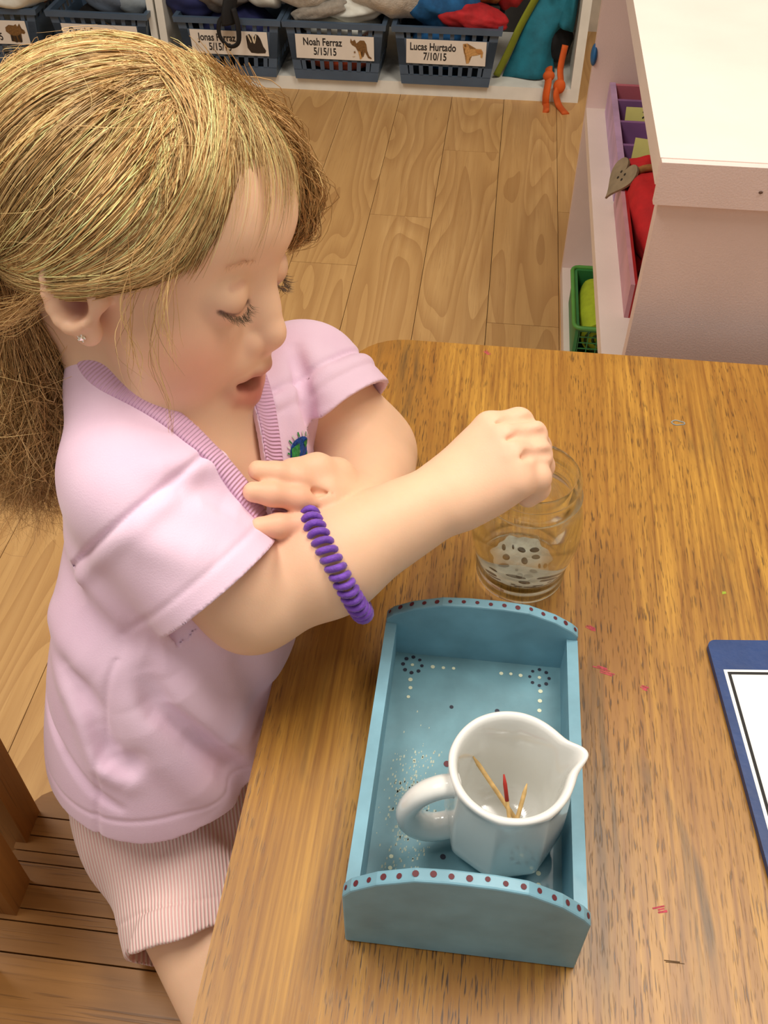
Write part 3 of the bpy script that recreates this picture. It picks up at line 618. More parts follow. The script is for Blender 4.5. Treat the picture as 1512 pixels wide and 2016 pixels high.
# ---------------------------------------------------------------- slatted child's chair
ch = thing('child_chair', 'low oak chair with slatted seat and upright back posts, under the child', 'chair', (0, 0, 0))
SZ = .280
edges = [(.3885, .3625), (.3612, .3452), (.3440, .3310), (.3300, .3215), (.3205, .3035), (.3022, .2832), (.2822, .2726), (.2714, .2480), (.2466, .170)]
for i, (a, b) in enumerate(edges):
    bm = bmesh.new(); prism(bm, roundrect(-.362, -.06, b, a, (.012, .022, .002, .002) if i == 0 else .002, 4), SZ-.02, SZ)
    obj('seat_slat', bm, oak_chair, ch, bevel=.0015, seg=2)
for y in (.36, .19): obj('seat_rail', bx(-.36, -.07, y-.012, y+.012, SZ-.055, SZ-.0205), oak_chair, ch, bevel=.003)
for (y0, y1, x0, x1) in ((.337, .367, -.40, -.352), (.276, .306, -.392, -.337), (.205, .235, -.392, -.337)):
    obj('back_post', bx(x0, x1, y0, y1, SZ-.06, .60), oak_post, ch, bevel=.004, seg=3)
obj('back_rail', bx(-.40, -.352, .17, .367, .60, .66), oak_chair, ch, bevel=.006)
for (x, y) in ((-.375, .355), (-.375, .185), (-.09, .36), (-.09, .19)): obj('leg', bx(x-.015, x+.015, y-.015, y+.015, 0, SZ-.055), oak_post, ch, bevel=.003)
# ---------------------------------------------------------------- smooth implicit surfaces (for the child, her clothes)
def nrm(v): v = np.asarray(v, float); return v/np.linalg.norm(v)
class Field:
    """smooth union / difference of round cones and ellipsoids, polygonised with sparse surface nets"""
    def __init__(s): s.P = []; s.post = None; s.base = .06
    def rc(s, a, b, ra, rb=None, k=.02, op=1, cut=None):
        a, b = np.asarray(a, float), np.asarray(b, float); rb = ra if rb is None else rb; ab = b-a; L2 = max(ab @ ab, 1e-12)
        def fn(p):
            t = np.clip(((p-a) @ ab)/L2, 0, 1); d = np.sqrt((((p-a)-t[:, None]*ab)**2).sum(1))-(ra+(rb-ra)*t)
            if cut is not None:
                for c0, n in cut: d = np.maximum(d, (p-c0) @ n)
            return d
        r = max(ra, rb); s.P.append((fn, np.minimum(a, b)-r, np.maximum(a, b)+r, k, op)); return s
    def ell(s, c, r, R=None, k=.02, op=1, cut=None):
        c = np.asarray(c, float); r = np.asarray(r, float)*np.ones(3); R = np.eye(3) if R is None else R
        def fn(p):
            q = (p-c) @ R; k0 = np.sqrt(((q/r)**2).sum(1)); k1 = np.sqrt(((q/r**2)**2).sum(1)); d = k0*(k0-1)/np.maximum(k1, 1e-9)
            if cut is not None:
                for c0, n in cut: d = np.maximum(d, (p-c0) @ n)
            return d
        m = r.max(); s.P.append((fn, c-m, c+m, k, op)); return s
    def chain(s, pts, rs, k=.01, op=1):
        for (a, ra), (b, rb) in zip(zip(pts, rs), zip(pts[1:], rs[1:])): s.rc(a, b, ra, rb, k, op)
        return s
    def ev(s, p, lo=None, hi=None, pad=.02):
        d = np.full(len(p), s.base)
        if lo is None: lo, hi = p.min(0), p.max(0)
        for fn, a, b, k, op in s.P:
            m = k+pad
            if (lo > b+m).any() or (hi < a-m).any(): continue
            e = fn(p)
            if op > 0: h = np.maximum(k-np.abs(d-e), 0)/k; d = np.minimum(d, e)-h*h*k*.25
            else: e = -e; h = np.maximum(k-np.abs(d-e), 0)/k; d = np.maximum(d, e)+h*h*k*.25
        if s.post is not None: d = s.post(p, d)
        return d
    def grad(s, p, e=.0008):
        g = np.stack([s.ev(p+np.eye(3)[i]*e)-s.ev(p-np.eye(3)[i]*e) for i in range(3)], 1); return g/np.maximum(np.linalg.norm(g, axis=1, keepdims=True), 1e-9)
    def project(s, p, it=4, level=0.0):
        p = np.array(p, float)
        for _ in range(it):
            d = s.ev(p)-level; p = p-s.grad(p)*np.clip(d, -.02, .02)[:, None]
        return p
    def mesh(s, h, lo, hi, n=16):
        lo = np.asarray(lo, float); hi = np.asarray(hi, float); nb = np.ceil((hi-lo)/(h*n)).astype(int); B = h*n
        ii = np.stack(np.meshgrid(*[np.arange(q) for q in nb], indexing='ij'), -1).reshape(-1, 3)
        cen = lo+(ii+.5)*B; sub = []
        # two-level cull: coarse block centres, then their eighths
        dc = np.concatenate([s.ev(cen[i:i+20000], pad=.05) for i in range(0, len(cen), 20000)])
        act = ii[np.abs(dc) < B*.9+.012]
        D = nb*n+2; g = np.arange(n+1); G = np.stack(np.meshgrid(g, g, g, indexing='ij'), -1).reshape(-1, 3)
        C8 = [(a, b, c) for a in (0, 1) for b in (0, 1) for c in (0, 1)]
        E12 = [(i, j) for i in range(8) for j in range(i+1, 8) if sum(x != y for x, y in zip(C8[i], C8[j])) == 1]
        ids, pos, quads = [], [], []
        cid = lambda a: (a[..., 0]*D[1]+a[..., 1])*D[2]+a[..., 2]
        for blk in act:
            o = blk*n; p = lo+(o+G)*h
            V = s.ev(p, p[0], p[-1]).reshape(n+1, n+1, n+1)
            S = V < 0
            if S.all() or not S.any(): continue
            cs = [S[a:a+n, b:b+n, c:c+n] for a, b, c in C8]; cnt = sum(c.astype(np.int8) for c in cs); cells = np.argwhere((cnt > 0) & (cnt < 8))
            vals = np.stack([V[cells[:, 0]+a, cells[:, 1]+b, cells[:, 2]+c] for a, b, c in C8], 1)
            acc = np.zeros((len(cells), 3)); w = np.zeros(len(cells))
            for i, j in E12:
                x, y = vals[:, i], vals[:, j]; m = (x < 0) != (y < 0); t = np.where(m, x/np.where(m, x-y, 1), 0)
                q = np.array(C8[i])+t[:, None]*(np.array(C8[j])-np.array(C8[i])); acc += q*m[:, None]; w += m
            ids.append(cid(cells+o)); pos.append(lo+(cells+o+acc/w[:, None])*h)
            for ax in range(3):
                sl0 = [slice(0, n)]*3; sl1 = [slice(0, n)]*3; sl1[ax] = slice(1, n+1)
                A, Bq = S[tuple(sl0)], S[tuple(sl1)]; e = np.argwhere(A != Bq)
                if not len(e): continue
                f = A[e[:, 0], e[:, 1], e[:, 2]]; e = e+o; u, v = np.eye(3, dtype=int)[(ax+1) % 3], np.eye(3, dtype=int)[(ax+2) % 3]
                q = np.stack([cid(e-u-v), cid(e-v), cid(e), cid(e-u)], 1); q[~f] = q[~f][:, ::-1]; quads.append(q)
        ids = np.concatenate(ids); pos = np.concatenate(pos); quads = np.concatenate(quads)
        od = np.argsort(ids); ids = ids[od]; pos = pos[od]
        k = np.searchsorted(ids, quads); k = np.minimum(k, len(ids)-1); ok = (ids[k] == quads).all(1)
        return pos, k[ok]
def np_mesh(name, pos, quads, m, parent=None, smooth=True, relax=0):
    pos = np.asarray(pos, float)
    if relax:
        e = np.concatenate([quads[:, [0, 1]], quads[:, [1, 2]], quads[:, [2, 3]], quads[:, [3, 0]]])
        deg = np.bincount(e.ravel(), minlength=len(pos))
        for it in range(relax):
            acc = np.zeros_like(pos)
            for c in range(3): acc[:, c] = np.bincount(e[:, 0], pos[e[:, 1], c], len(pos))+np.bincount(e[:, 1], pos[e[:, 0], c], len(pos))
            pos = pos+(acc/np.maximum(deg, 1)[:, None]-pos)*.5
    me = bpy.data.meshes.new(name); me.vertices.add(len(pos)); me.vertices.foreach_set('co', pos.astype(np.float32).ravel())
    k = quads.shape[1]; me.loops.add(len(quads)*k); me.loops.foreach_set('vertex_index', quads.astype(np.int32).ravel())
    me.polygons.add(len(quads)); me.polygons.foreach_set('loop_start', np.arange(0, len(quads)*k, k, dtype=np.int32))
    me.update(calc_edges=True); me.validate()
    me.materials.append(m)
    if smooth: me.shade_smooth()
    return link(bpy.data.objects.new(name, me), parent), pos
def vcol(o, name, rgb):
    at = o.data.attributes.new(name, 'FLOAT_COLOR', 'POINT'); c = np.ones((len(o.data.vertices), 4), np.float32); c[:, :rgb.shape[1]] = rgb; at.data.foreach_set('color', c.ravel())
def rot_zyx(y, p, r):
    cy, sy, cp, sp, cr, sr = math.cos(y), math.sin(y), math.cos(p), math.sin(p), math.cos(r), math.sin(r)
    return np.array([[cy, -sy, 0], [sy, cy, 0], [0, 0, 1]]) @ np.array([[cp, 0, sp], [0, 1, 0], [-sp, 0, cp]]) @ np.array([[1, 0, 0], [0, cr, -sr], [0, sr, cr]])

# ---------------------------------------------------------------- the child: skeleton (metres, room axes)
HC = np.array([-.2038, .5054, .7743]); HS = .98; HR = rot_zyx(-.267, .1683, -.2407)
def hp(x, y, z): return HC+HR @ (np.array([x, y, z])*HS)
SR = np.array([-.1930, .390, .6600]); ER = np.array((-.1313, .3790, .5950)); WR = np.array((-.0110, .4440, .6395))
SL = np.array([-.122, .545, .640]); EL = np.array((-.0800, .5380, .5830)); WL = np.array((-.0650, .4440, .6150))
NB = np.array([-.213, .492, .680]); CH = np.array([-.183, .458, .58]); HIP = np.array([-.212, .385, .365])
HPR = np.array([-.205, .335, .335]); KR = np.array([-.075, .160, .305]); AR_ = np.array([-.070, .165, .06])
HPL = np.array([-.185, .435, .335]); KL = np.array([.020, .400, .315]); AL_ = np.array([.022, .405, .06])
def frame(fwd, up):
    x = nrm(fwd); z = np.asarray(up, float); z = nrm(z-x*(z @ x)); y = np.cross(z, x); return np.stack([x, y, z], 1)
TR = frame((.93, -.37, 0), (0, 0, 1)); TR = frame(TR[:, 0], nrm(NB-HIP))
class Multi(Field):
    """several smooth bodies joined with only a hairline blend (a hand against the chest does not melt into it)"""
    def __init__(s, L): Field.__init__(s); s.L = L
    def ev(s, p, lo=None, hi=None, pad=.02):
        d = s.L[0].ev(p, lo, hi, pad)
        for f in s.L[1:]:
            e = f.ev(p, lo, hi, pad); h = np.maximum(.002-np.abs(d-e), 0)/.002; d = np.minimum(d, e)-h*h*.0005
        return d
B = B0 = Field(); BR = Field(); BL = Field()
# torso (under the shirt), pelvis, legs
B.ell(CH+[-.008, .003, -.006], (.058, .080, .095), TR, .04).ell(HIP+[.002, .01, .05], (.064, .082, .10), TR, .04).ell(HIP, (.066, .088, .065), TR, .03)
B.rc(SR+[-.02, .02, 0], SL+[-.02, -.01, 0], .034, .034, .03).rc(NB, CH, .038, .045, .03)
B.rc(HPR, KR, .062, .046, .03).rc(KR, AR_, .043, .028, .02).rc(HPL, KL, .062, .046, .03).rc(KL, AL_, .043, .028, .02)
for A in (AR_, AL_): B.rc(A+[-.012, 0, -.03], A+[.095, -.02, -.037], .026, .020, .02)
# arms
def arm(S, E, W, rs, B): 
    B.rc(S, E, rs[0], rs[1], .02); m = E+(W-E)*.38; B.rc(E, m, rs[2], rs[3], .018); B.rc(m, W, rs[3], rs[4], .015)
arm(SR, ER, WR, (.034, .0315, .0305, .0345, .0225), BR)
arm(SL, EL, WL, (.039, .037, .036, .033, .0225), BL)
# hands: wrist frame x = along the hand, y = towards the thumb, z = back of the hand
def hand(B, W, R, mcp, fingers, thumb, s=1.0):
    w = lambda q: W+R @ (np.array(q, float)*s)
    for i, m in enumerate(mcp):
        B.rc(w((.004, m[1]*.55, -.001)), w(m), .0135*s, .0108*s, .012)
    B.ell(w((.026, .0, -.006)), np.array((.030, .0255, .0135))*s, R, .012)
    for m, f in zip(mcp, fingers):
        pts = [w(m)]; q = np.array(m, float)
        for L, ax, side in f[0]:
            a = math.radians(ax); b = math.radians(side); q = q+L*np.array((math.cos(a)*math.cos(b), math.cos(a)*math.sin(b), -math.sin(a))); pts.append(w(q))
        B.chain(pts, np.array(f[1])*s, .0035)
    B.chain([w(q) for q in thumb[0]], np.array(thumb[1])*s, .006)
    for a, b in zip(mcp, mcp[1:]):                                                     # clefts between the knuckles
        m = (np.array(a)+np.array(b))/2; B.chain([w(m+[.004, 0, .0085]), w(m+[.013, 0, .004]), w(m+[.024, 0, -.012])], np.array([.0008, .0018, .0022])*s, .004, -1)
hd = nrm(np.array((.0190, .4590, .6625))-WR); RH = frame(hd, (-.22, -.30, .93))
fr = (.0100, .0096, .0088, .0080)
hand(BR, WR+hd*.000, RH, [(.045, .0205, .001), (.0475, .0070, .003), (.045, -.0070, .002), (.040, -.0195, -.002)],
     [([(.021, 42, -4), (.016, 95, 0), (.012, 118, 0)], fr), ([(.022, 46, -2), (.017, 98, 0), (.013, 125, 0)], fr), ([(.020, 48, 2), (.016, 102, 0), (.012, 140, 0)], fr), ([(.016, 50, 2), (.012, 112, 0), (.008, 165, 0)], (.0092, .0088, .0082, .0074))],
     ([(.010, .016, -.012), (.022, .024, -.022), (.036, .022, -.032), (.044, .016, -.040)], (.0125, .0115, .0095, .0080)), 1.03)
hl = nrm(np.array((-.0875, .4210, .6370))-WL); RL = frame(hl, (.45, -.50, .70))
fl_ = (.0088, .0084, .0080, .0070)
hand(BL, WL, RL, [(.043, .0, .001)][:0]+[(.043, -.0195, .0), (.0445, -.0068, .002), (.043, .0068, .001), (.038, .019, -.002)],
     [([(.022, 12, -12), (.016, 24, -14), (.012, 34, -14)], fl_), ([(.024, 10, -8), (.018, 22, -10), (.013, 32, -10)], fl_), ([(.023, 10, 2), (.016, 22, 2), (.012, 32, 2)], fl_), ([(.018, 12, 12), (.013, 24, 12), (.010, 34, 12)], (.0078, .0074, .007, .0062))],
     ([(.008, -.018, -.004), (.026, -.028, -.003), (.046, -.032, -.003), (.064, -.031, -.009)], (.0125, .0115, .0098, .0080)), .92)
# head
def hell(c, r, k=.015, op=1, R=None): B.ell(hp(*c), np.array(r)*HS*np.ones(3), HR if R is None else HR @ R, k, op)
def hch(pts, rs, k=.005, op=1): B.chain([hp(*q) for q in pts], np.array(rs)*HS, k, op)
hell((-.014, 0, .020), (.088, .070, .080), .02); hell((.036, 0, .032), (.050, .056, .052), .03); hell((.026, 0, -.030), (.052, .052, .060), .03)
for s in (-1, 1): hell((.043, s*.030, -.046), (.033, .030, .036), .02)
hell((.060, 0, -.086), (.018, .021, .017), .022); hell((.036, 0, -.080), (.036, .042, .030), .022)
for s in (-1, 1): hell((.094, s*.033, .003), (.0150, .017, .011), .030, -1)              # eye sockets
for s in (-1, 1): hell((.0655, s*.0295, -.001), .0150, .007)                          # closed lids over the eyes
hch([(.072, 0, .006), (.080, 0, -.014), (.0875, 0, -.0265)], (.0085, .0080, .0085), .012); hell((.0890, 0, -.0295), .0092, .007)
for s in (-1, 1): hell((.0805, s*.0116, -.0332), (.0080, .0066, .0068), .0035)
for s in (-1, 1): hell((.0855, s*.0078, -.0390), (.0042, .0026, .0032), .003, -1)
hell((.0755, 0, -.047), (.0135, .024, .014), .012)                                     # muzzle
hell((.076, 0, -.070), (.010, .020, .012), .012)
hell((.091, 0, -.0625), (.022, .0205, .0085), .004, -1)                                # open mouth
hch([(.068, -.0225, -.0620), (.0805, -.0140, -.0560), (.0872, -.0035, -.0525), (.0872, .0035, -.0525), (.0805, .0140, -.0560), (.068, .0225, -.0620)], (.0026, .0038, .0044, .0044, .0038, .0026), .004)
hch([(.068, -.0220, -.0645), (.0770, -.0140, -.0720), (.0815, -.0030, -.0755), (.0815, .0030, -.0755), (.0770, .0140, -.0720), (.068, .0220, -.0645)], (.0030, .0054, .0062, .0062, .0054, .0030), .004)
for s in (-1, 1):                                                                      # slit under the lowered lid
    hch([(.0775, s*.0175, -.0055), (.0795, s*.0235, -.0085), (.0795, s*.0300, -.0098), (.0765, s*.0360, -.0088), (.0715, s*.0415, -.0055)], [.0008, .0012, .0013, .0012, .0008], .002, -1)
for s in (-1, 1):                                                                      # ears
    er = rot_zyx(0, -.22, 0); 
    hell((-.004, s*.0730, -.010), (.0175, .0070, .0265), .006, 1, er); hell((.0045, s*.0700, -.0340), (.0095, .0060, .0095), .006)
    hell((-.001, s*.0815, -.016), (.0095, .0125, .0125), .004, -1, er)
    a = np.linspace(-2.3, 2.0, 12); hch([(-.0045-.0155*math.cos(q-.1), s*.0775, -.008+.0245*math.sin(q)) for q in a], [.0026]*12, .004)
    hell((.0115, s*.0690, -.012), (.0045, .0050, .0060), .005)
B.rc(hp(-.030, 0, -.050), NB+[-.006, 0, 0], .041, .039, .016)
B.rc(NB, (SR+NB)/2+[0, 0, -.012], .036, .036, .03).rc(NB, (SL+NB)/2+[0, 0, -.012], .036, .036, .03)
B.rc(NB, CH+[.030, -.012, .04], .040, .030, .03)
# ---------------------------------------------------------------- skin
def skin_material():
    m = bpy.data.materials.new('skin'); m.use_nodes = True; nt = m.node_tree; N = nt.nodes; Lk = nt.links; p = N['Principled BSDF']
    at = N.new('ShaderNodeAttribute'); at.attribute_name = 'tone'
    tc = N.new('ShaderNodeTexCoord'); nz = N.new('ShaderNodeTexNoise'); nz.inputs['Scale'].default_value = 60; nz.inputs['Detail'].default_value = 3; Lk.new(tc.outputs['Object'], nz.inputs[0])
    hs = N.new('ShaderNodeMix'); hs.data_type = 'RGBA'; hs.blend_type = 'MULTIPLY'; hs.inputs[0].default_value = .35
    rp = N.new('ShaderNodeMapRange'); rp.inputs['To Min'].default_value = .82; rp.inputs['To Max'].default_value = 1.12; Lk.new(nz.outputs[0], rp.inputs[0])
    Lk.new(at.outputs['Color'], hs.inputs[6]); Lk.new(rp.outputs[0], hs.inputs[7]); Lk.new(hs.outputs[2], p.inputs['Base Color'])
    p.inputs['Roughness'].default_value = .52; p.inputs['Specular IOR Level'].default_value = .35
    p.inputs['Subsurface Weight'].default_value = .25; p.inputs['Subsurface Radius'].default_value = (1, .4, .22); p.inputs['Subsurface Scale'].default_value = .004
    n2 = N.new('ShaderNodeTexNoise'); n2.inputs['Scale'].default_value = 900; bp = N.new('ShaderNodeBump'); bp.inputs['Strength'].default_value = .06; bp.inputs['Distance'].default_value = .001
    Lk.new(tc.outputs['Object'], n2.inputs[0]); Lk.new(n2.outputs[0], bp.inputs['Height']); Lk.new(bp.outputs[0], p.inputs['Normal'])
    return m
skin = skin_material()
vp, vq = Multi([B0, BR, BL]).mesh(.0014, (-.36, .08, .0), (.12, .68, .90))
person, vp = np_mesh('person', vp, vq, skin, relax=1)
tag(person, 'small blond child in a lilac T-shirt, seated, dropping something into the glass jar', 'person')
lp = ((vp-HC) @ HR)/HS                                   # head-local positions for the skin tones
base = np.array(lin(239, 197, 163)[:3]); tone = np.tile(base, (len(vp), 1))
def blend(mask, rgb): 
    global tone
    tone = tone+(np.array(lin(rgb)[:3])-tone)*np.clip(mask, 0, 1)[:, None]
gs = lambda c, r: np.exp(-(((lp-np.array(c))/np.array(r))**2).sum(1))
gw = lambda c, r: np.exp(-(((vp-np.array(c))/r)**2).sum(1))
for s in (-1, 1): blend(.75*gs((.060, s*.040, -.040), (.022, .026, .022)), (226, 146, 122)); blend(.35*gs((.075, s*.030, -.008), (.016, .016, .008)), (206, 150, 132)); blend(.9*gs((-.001, s*.0700, -.019), (.011, .012, .012)), (150, 74, 58)); blend(.45*gs((.080, s*.011, -.036), (.008, .007, .007)), (206, 128, 104))  # ear hollow: dark red tone with the recess shade painted in
blend(.4*gs((.091, 0, -.031), (.008, .012, .010)), (226, 156, 132))
lipd = lambda pts, r: np.min([np.exp(-((np.linalg.norm(np.cross(lp-np.array(a), np.array(b)-np.array(a)), axis=1)/np.linalg.norm(np.array(b)-np.array(a)))/r)**4) * 0 for a, b in zip(pts, pts[1:])], 0)
def seg_mask(pts, r, P=None):
    P = lp if P is None else P; d = np.full(len(P), 9.)
    for a, b in zip(pts, pts[1:]):
        a, b = np.array(a), np.array(b); t = np.clip(((P-a) @ (b-a))/((b-a) @ (b-a)), 0, 1); d = np.minimum(d, np.linalg.norm(P-a-t[:, None]*(b-a), axis=1))
    return np.exp(-(d/r)**4)
blend(.7*seg_mask([(.068, -.0225, -.0620), (.0815, -.0140, -.0565), (.0895, -.0035, -.0535), (.0895, .0035, -.0535), (.0815, .0140, -.0565), (.068, .0225, -.0620)], .0050), (186, 98, 88))
blend(.85*seg_mask([(.068, -.0220, -.0645), (.0785, -.0140, -.0715), (.0840, -.0030, -.0745), (.0840, .0030, -.0745), (.0785, .0140, -.0715), (.068, .0220, -.0645)], .0085), (190, 86, 78))
blend(.95*gs((.071, 0, -.0635), (.010, .020, .0065)), (84, 26, 24))
for s in (-1, 1): blend(.9*seg_mask([(.0775, s*.0175, -.0055), (.0795, s*.0235, -.0085), (.0795, s*.0300, -.0098), (.0765, s*.0360, -.0088), (.0715, s*.0415, -.0055)], .0021), (112, 84, 74)); blend(.8*gs((.0855, s*.0080, -.0385), (.0042, .0030, .0032)), (140, 66, 54)); blend(.4*seg_mask([(.0740, s*.0205, .0075), (.0770, s*.0285, .0100), (.0745, s*.0370, .0085)], .0025), (196, 136, 116))
blend(.45*gw(WR+hd*.06, .035), (240, 184, 160)); blend(.5*gw(WL+hl*.07, .03), (228, 150, 128))
vcol(person, 'tone', np.clip(tone, 0, 1))

# ---------------------------------------------------------------- lilac T-shirt: a hollow shell with sleeves, V-neck and hem
CR = np.array([-.1465, .3672, .6190]); CL = np.array([-.0955, .5245, .6290]); SLo = SL+[.001, .001, .0045]; SRo = SR+[-.003, .004, .004]
nR = nrm(CR-SRo); nL = nrm(CL+[0, 0, -.004]-SLo)
HEM = .434
NK = NB+np.array([.004, -.002, .0]); VPT = np.array([-.1170, .4120, .6400])
nn = nrm((.42, -.16, .90)); nu = nrm((VPT-NK)-nn*((VPT-NK) @ nn)); nv = np.cross(nn, nu)
VL = (VPT-NK) @ nu
def neck_sd(p):
    q = p-NK; x = q @ nu; y = q @ nv; t = np.clip(x/VL, 0, 1); return np.sqrt((x-t*VL)**2+y*y)-(.0420+(.002-.0420)*t**1.0)
def folds(p):
    d = np.zeros(len(p))
    def valley(pts, w, A):
        lo = np.min(pts, 0)-3*w; hi = np.max(pts, 0)+3*w; m = ((p > lo) & (p < hi)).all(1)
        if not m.any(): return
        q = p[m]; dd = np.full(len(q), 9.); pts = [np.array(k) for k in pts]
        tt = np.zeros(len(q))
        for i, (a, b) in enumerate(zip(pts, pts[1:])):
            t = np.clip(((q-a) @ (b-a))/((b-a) @ (b-a)), 0, 1); e = np.linalg.norm(q-a-t[:, None]*(b-a), axis=1); u = e < dd; dd = np.where(u, e, dd); tt = np.where(u, (i+t)/(len(pts)-1), tt)
        fade = np.clip(np.minimum(tt, 1-tt)*5, 0, 1)
        d[m] += A*np.exp(-(dd/w)**2)*(.35+.65*fade)
    for pts, w, A in FOLDS: valley(pts, w, A*1.5)
    return d
FOLDS = [([(-0.1944, 0.3345, 0.5636), (-0.1864, 0.3268, 0.5385), (-0.1707, 0.3254, 0.5159), (-0.1518, 0.3274, 0.4766), (-0.1338, 0.3305, 0.4274)], 0.009, 0.0085),
         ([(-0.2017, 0.3239, 0.5431), (-0.1833, 0.3127, 0.5023), (-0.1551, 0.3114, 0.4476)], 0.013, -0.006),
         ([(-0.181, 0.3384, 0.5602), (-0.1615, 0.3339, 0.5229), (-0.1404, 0.3391, 0.4726)], 0.014, -0.005),
         ([(-0.2627, 0.3523, 0.5496), (-0.2436, 0.3284, 0.5383), (-0.2356, 0.3177, 0.5271), (-0.225, 0.3035, 0.4983), (-0.2095, 0.2993, 0.4868)], 0.01, -0.0055),
         ([(-0.248, 0.3421, 0.5548), (-0.2321, 0.3212, 0.5356), (-0.2253, 0.3108, 0.5164), (-0.2152, 0.3029, 0.4993)], 0.009, 0.006),
         ([(-0.282, 0.3506, 0.5028), (-0.2595, 0.3148, 0.4936), (-0.2371, 0.2962, 0.4759), (-0.2171, 0.2908, 0.4656)], 0.004, 0.003),
         ([(-0.2268, 0.3144, 0.5229), (-0.2213, 0.3059, 0.5029), (-0.209, 0.3032, 0.4989), (-0.2002, 0.3088, 0.5088)], 0.007, 0.005),
         ([(-0.2687, 0.3992, 0.6038), (-0.2411, 0.3605, 0.5968), (-0.2184, 0.3444, 0.5843), (-0.1952, 0.3402, 0.5775)], 0.014, 0.006),
         ([(-0.2767, 0.3853, 0.5663), (-0.2527, 0.3536, 0.5665), (-0.2272, 0.334, 0.5585)], 0.012, -0.004),
         ([(-0.1411, 0.3682, 0.5592), (-0.1343, 0.3669, 0.521), (-0.1301, 0.3655, 0.4857)], 0.012, 0.004),
         ([(-0.1731, 0.3897, 0.6952), (-0.1586, 0.4105, 0.6857), (-0.1403, 0.4147, 0.6625), (-0.1261, 0.4137, 0.6404)], 0.009, -0.003),
         ([(-0.1733, 0.3779, 0.6922), (-0.1545, 0.3917, 0.681), (-0.1347, 0.3902, 0.6633)], 0.01, 0.0035),
         ([(-0.1906, 0.3555, 0.6754), (-0.1662, 0.3508, 0.6708), (-0.1406, 0.3502, 0.6617)], 0.012, -0.0025),
         ([(-0.139, 0.4791, 0.6854), (-0.1282, 0.4598, 0.6683), (-0.1231, 0.4429, 0.6487)], 0.006, 0.005),
         ([(-0.1335, 0.5095, 0.6834), (-0.1197, 0.4834, 0.6622), (-0.1153, 0.4722, 0.6454)], 0.007, -0.0045),
         ([(-0.1244, 0.5262, 0.6845), (-0.1132, 0.4963, 0.6655), (-0.109, 0.4885, 0.6408)], 0.006, 0.005),
         ([(-0.1151, 0.5331, 0.6845), (-0.102, 0.5148, 0.6737), (-0.0979, 0.4972, 0.6618)], 0.008, -0.003)]
def grooves(p):
    d = np.zeros(len(p))
    # armhole seams, cuffs and hem stitching, side seam
    for S_, n_, cu, A_ in ((SRo, nR, CR, .004), (SLo, nL, CL, .008)):
        s = (p-S_) @ n_; rad = np.linalg.norm(p-S_-s[:, None]*n_, axis=1); mk = (rad < .075)
        e = s-(A_-.010*np.clip(((p-S_) @ np.array([0, 0, 1.]))/.05, -1, 1)*0)
        d += mk*(.0030*np.exp(-(e/.0024)**2)-.0022*np.exp(-((e-.008)/.006)**2))
        c = (p-cu) @ n_; d += mk*(.0009*np.exp(-((c+.015)/.0020)**2))
    d += .0009*np.exp(-((p[:, 2]-HEM-.020)/.0020)**2)
    sx = (p-np.array([-.212, .345, .48])) @ TR[:, 0]; d += (p[:, 1] < .40)*(p[:, 2] < .57)*.0013*np.exp(-(sx/.0022)**2)
    return d
class Shirt(Field):
    def __init__(s):
        Field.__init__(s); s.o = s.build(.0, True); s.i = s.build(-.0042, False); s.t = [s.torso(0), s.torso(-.0075)]
    def torso(s, off):
        F = Field()
        F.ell((-.188, .448, .585), np.array((.078, .100, .112))+off, TR, .05).ell((-.207, .398, .470), np.array((.083, .101, .120))+off, TR, .05).ell((-.206, .386, .400), np.array((.090, .108, .085))+off, TR, .04)
        F.rc(SRo+[-.018, .022, .004], SLo+[-.012, -.006, 0], .038+off, .038+off, .03); F.rc(NB+[-.006, -.012, .000], CH, .049+off, .058+off, .03)
        return F
    def build(s, off, cut):
        F = s.torso(off)
        F.rc(SRo, CR+nR*.02, .0390+off, .0475+off, .022, 1, [(CR+nR*(0 if cut else .006), nR)])
        F.rc(SLo, CL+nL*.02, .0420+off, .0470+off, .016, 1, [(CL+nL*(0 if cut else .006), nL)])
        return F
    def ev(s, p, lo=None, hi=None, pad=.02):
        o = s.o.ev(p, lo, hi, pad); near = np.abs(o) < .03; d = np.zeros(len(p))
        if near.any(): d[near] = folds(p[near])+grooves(p[near])
        i = s.i.ev(p, lo, hi, pad); sh = np.maximum(o+d, -(i+d)); sh = np.minimum(sh, np.maximum(s.t[0].ev(p, lo, hi, pad)+d, -(s.t[1].ev(p, lo, hi, pad)+d))); hem = HEM-p[:, 2]+.003*np.sin(p[:, 0]*45+1)
        nk = np.maximum(neck_sd(p), -((p-NK) @ nn)-.055)
        return np.maximum(np.maximum(sh, hem), -nk)
    def outer(s, p): 
        o = s.o.ev(p); return o+folds(p)+grooves(p)*.3
SH = Shirt()
def knit(name, rgb, rgb2, rib=0.0, attr=None, emblem=False):
    m = mat(name, rgb, .85, .05, 14, .10, 900, rgb2=rgb2, sheen=.25)
    nt = m.node_tree; N = nt.nodes; Lk = nt.links
    if attr:
        a = N.new('ShaderNodeAttribute'); a.attribute_name = attr; w = N.new('ShaderNodeMath'); w.operation = 'SINE'; mu = N.new('ShaderNodeMath'); mu.operation = 'MULTIPLY'; mu.inputs[1].default_value = rib
        Lk.new(a.outputs['Fac'], mu.inputs[0]); Lk.new(mu.outputs[0], w.inputs[0]); bp = N.new('ShaderNodeBump'); bp.inputs['Strength'].default_value = .6; bp.inputs['Distance'].default_value = .0008
        Lk.new(w.outputs[0], bp.inputs['Height']); Lk.new(bp.outputs[0], N['Principled BSDF'].inputs['Normal'])
    return m
lilac = knit('lilac_jersey', (240, 212, 232), (230, 196, 220))
sp_, sq = SH.mesh(.0014, (-.33, .25, .38), (-.02, .66, .80))
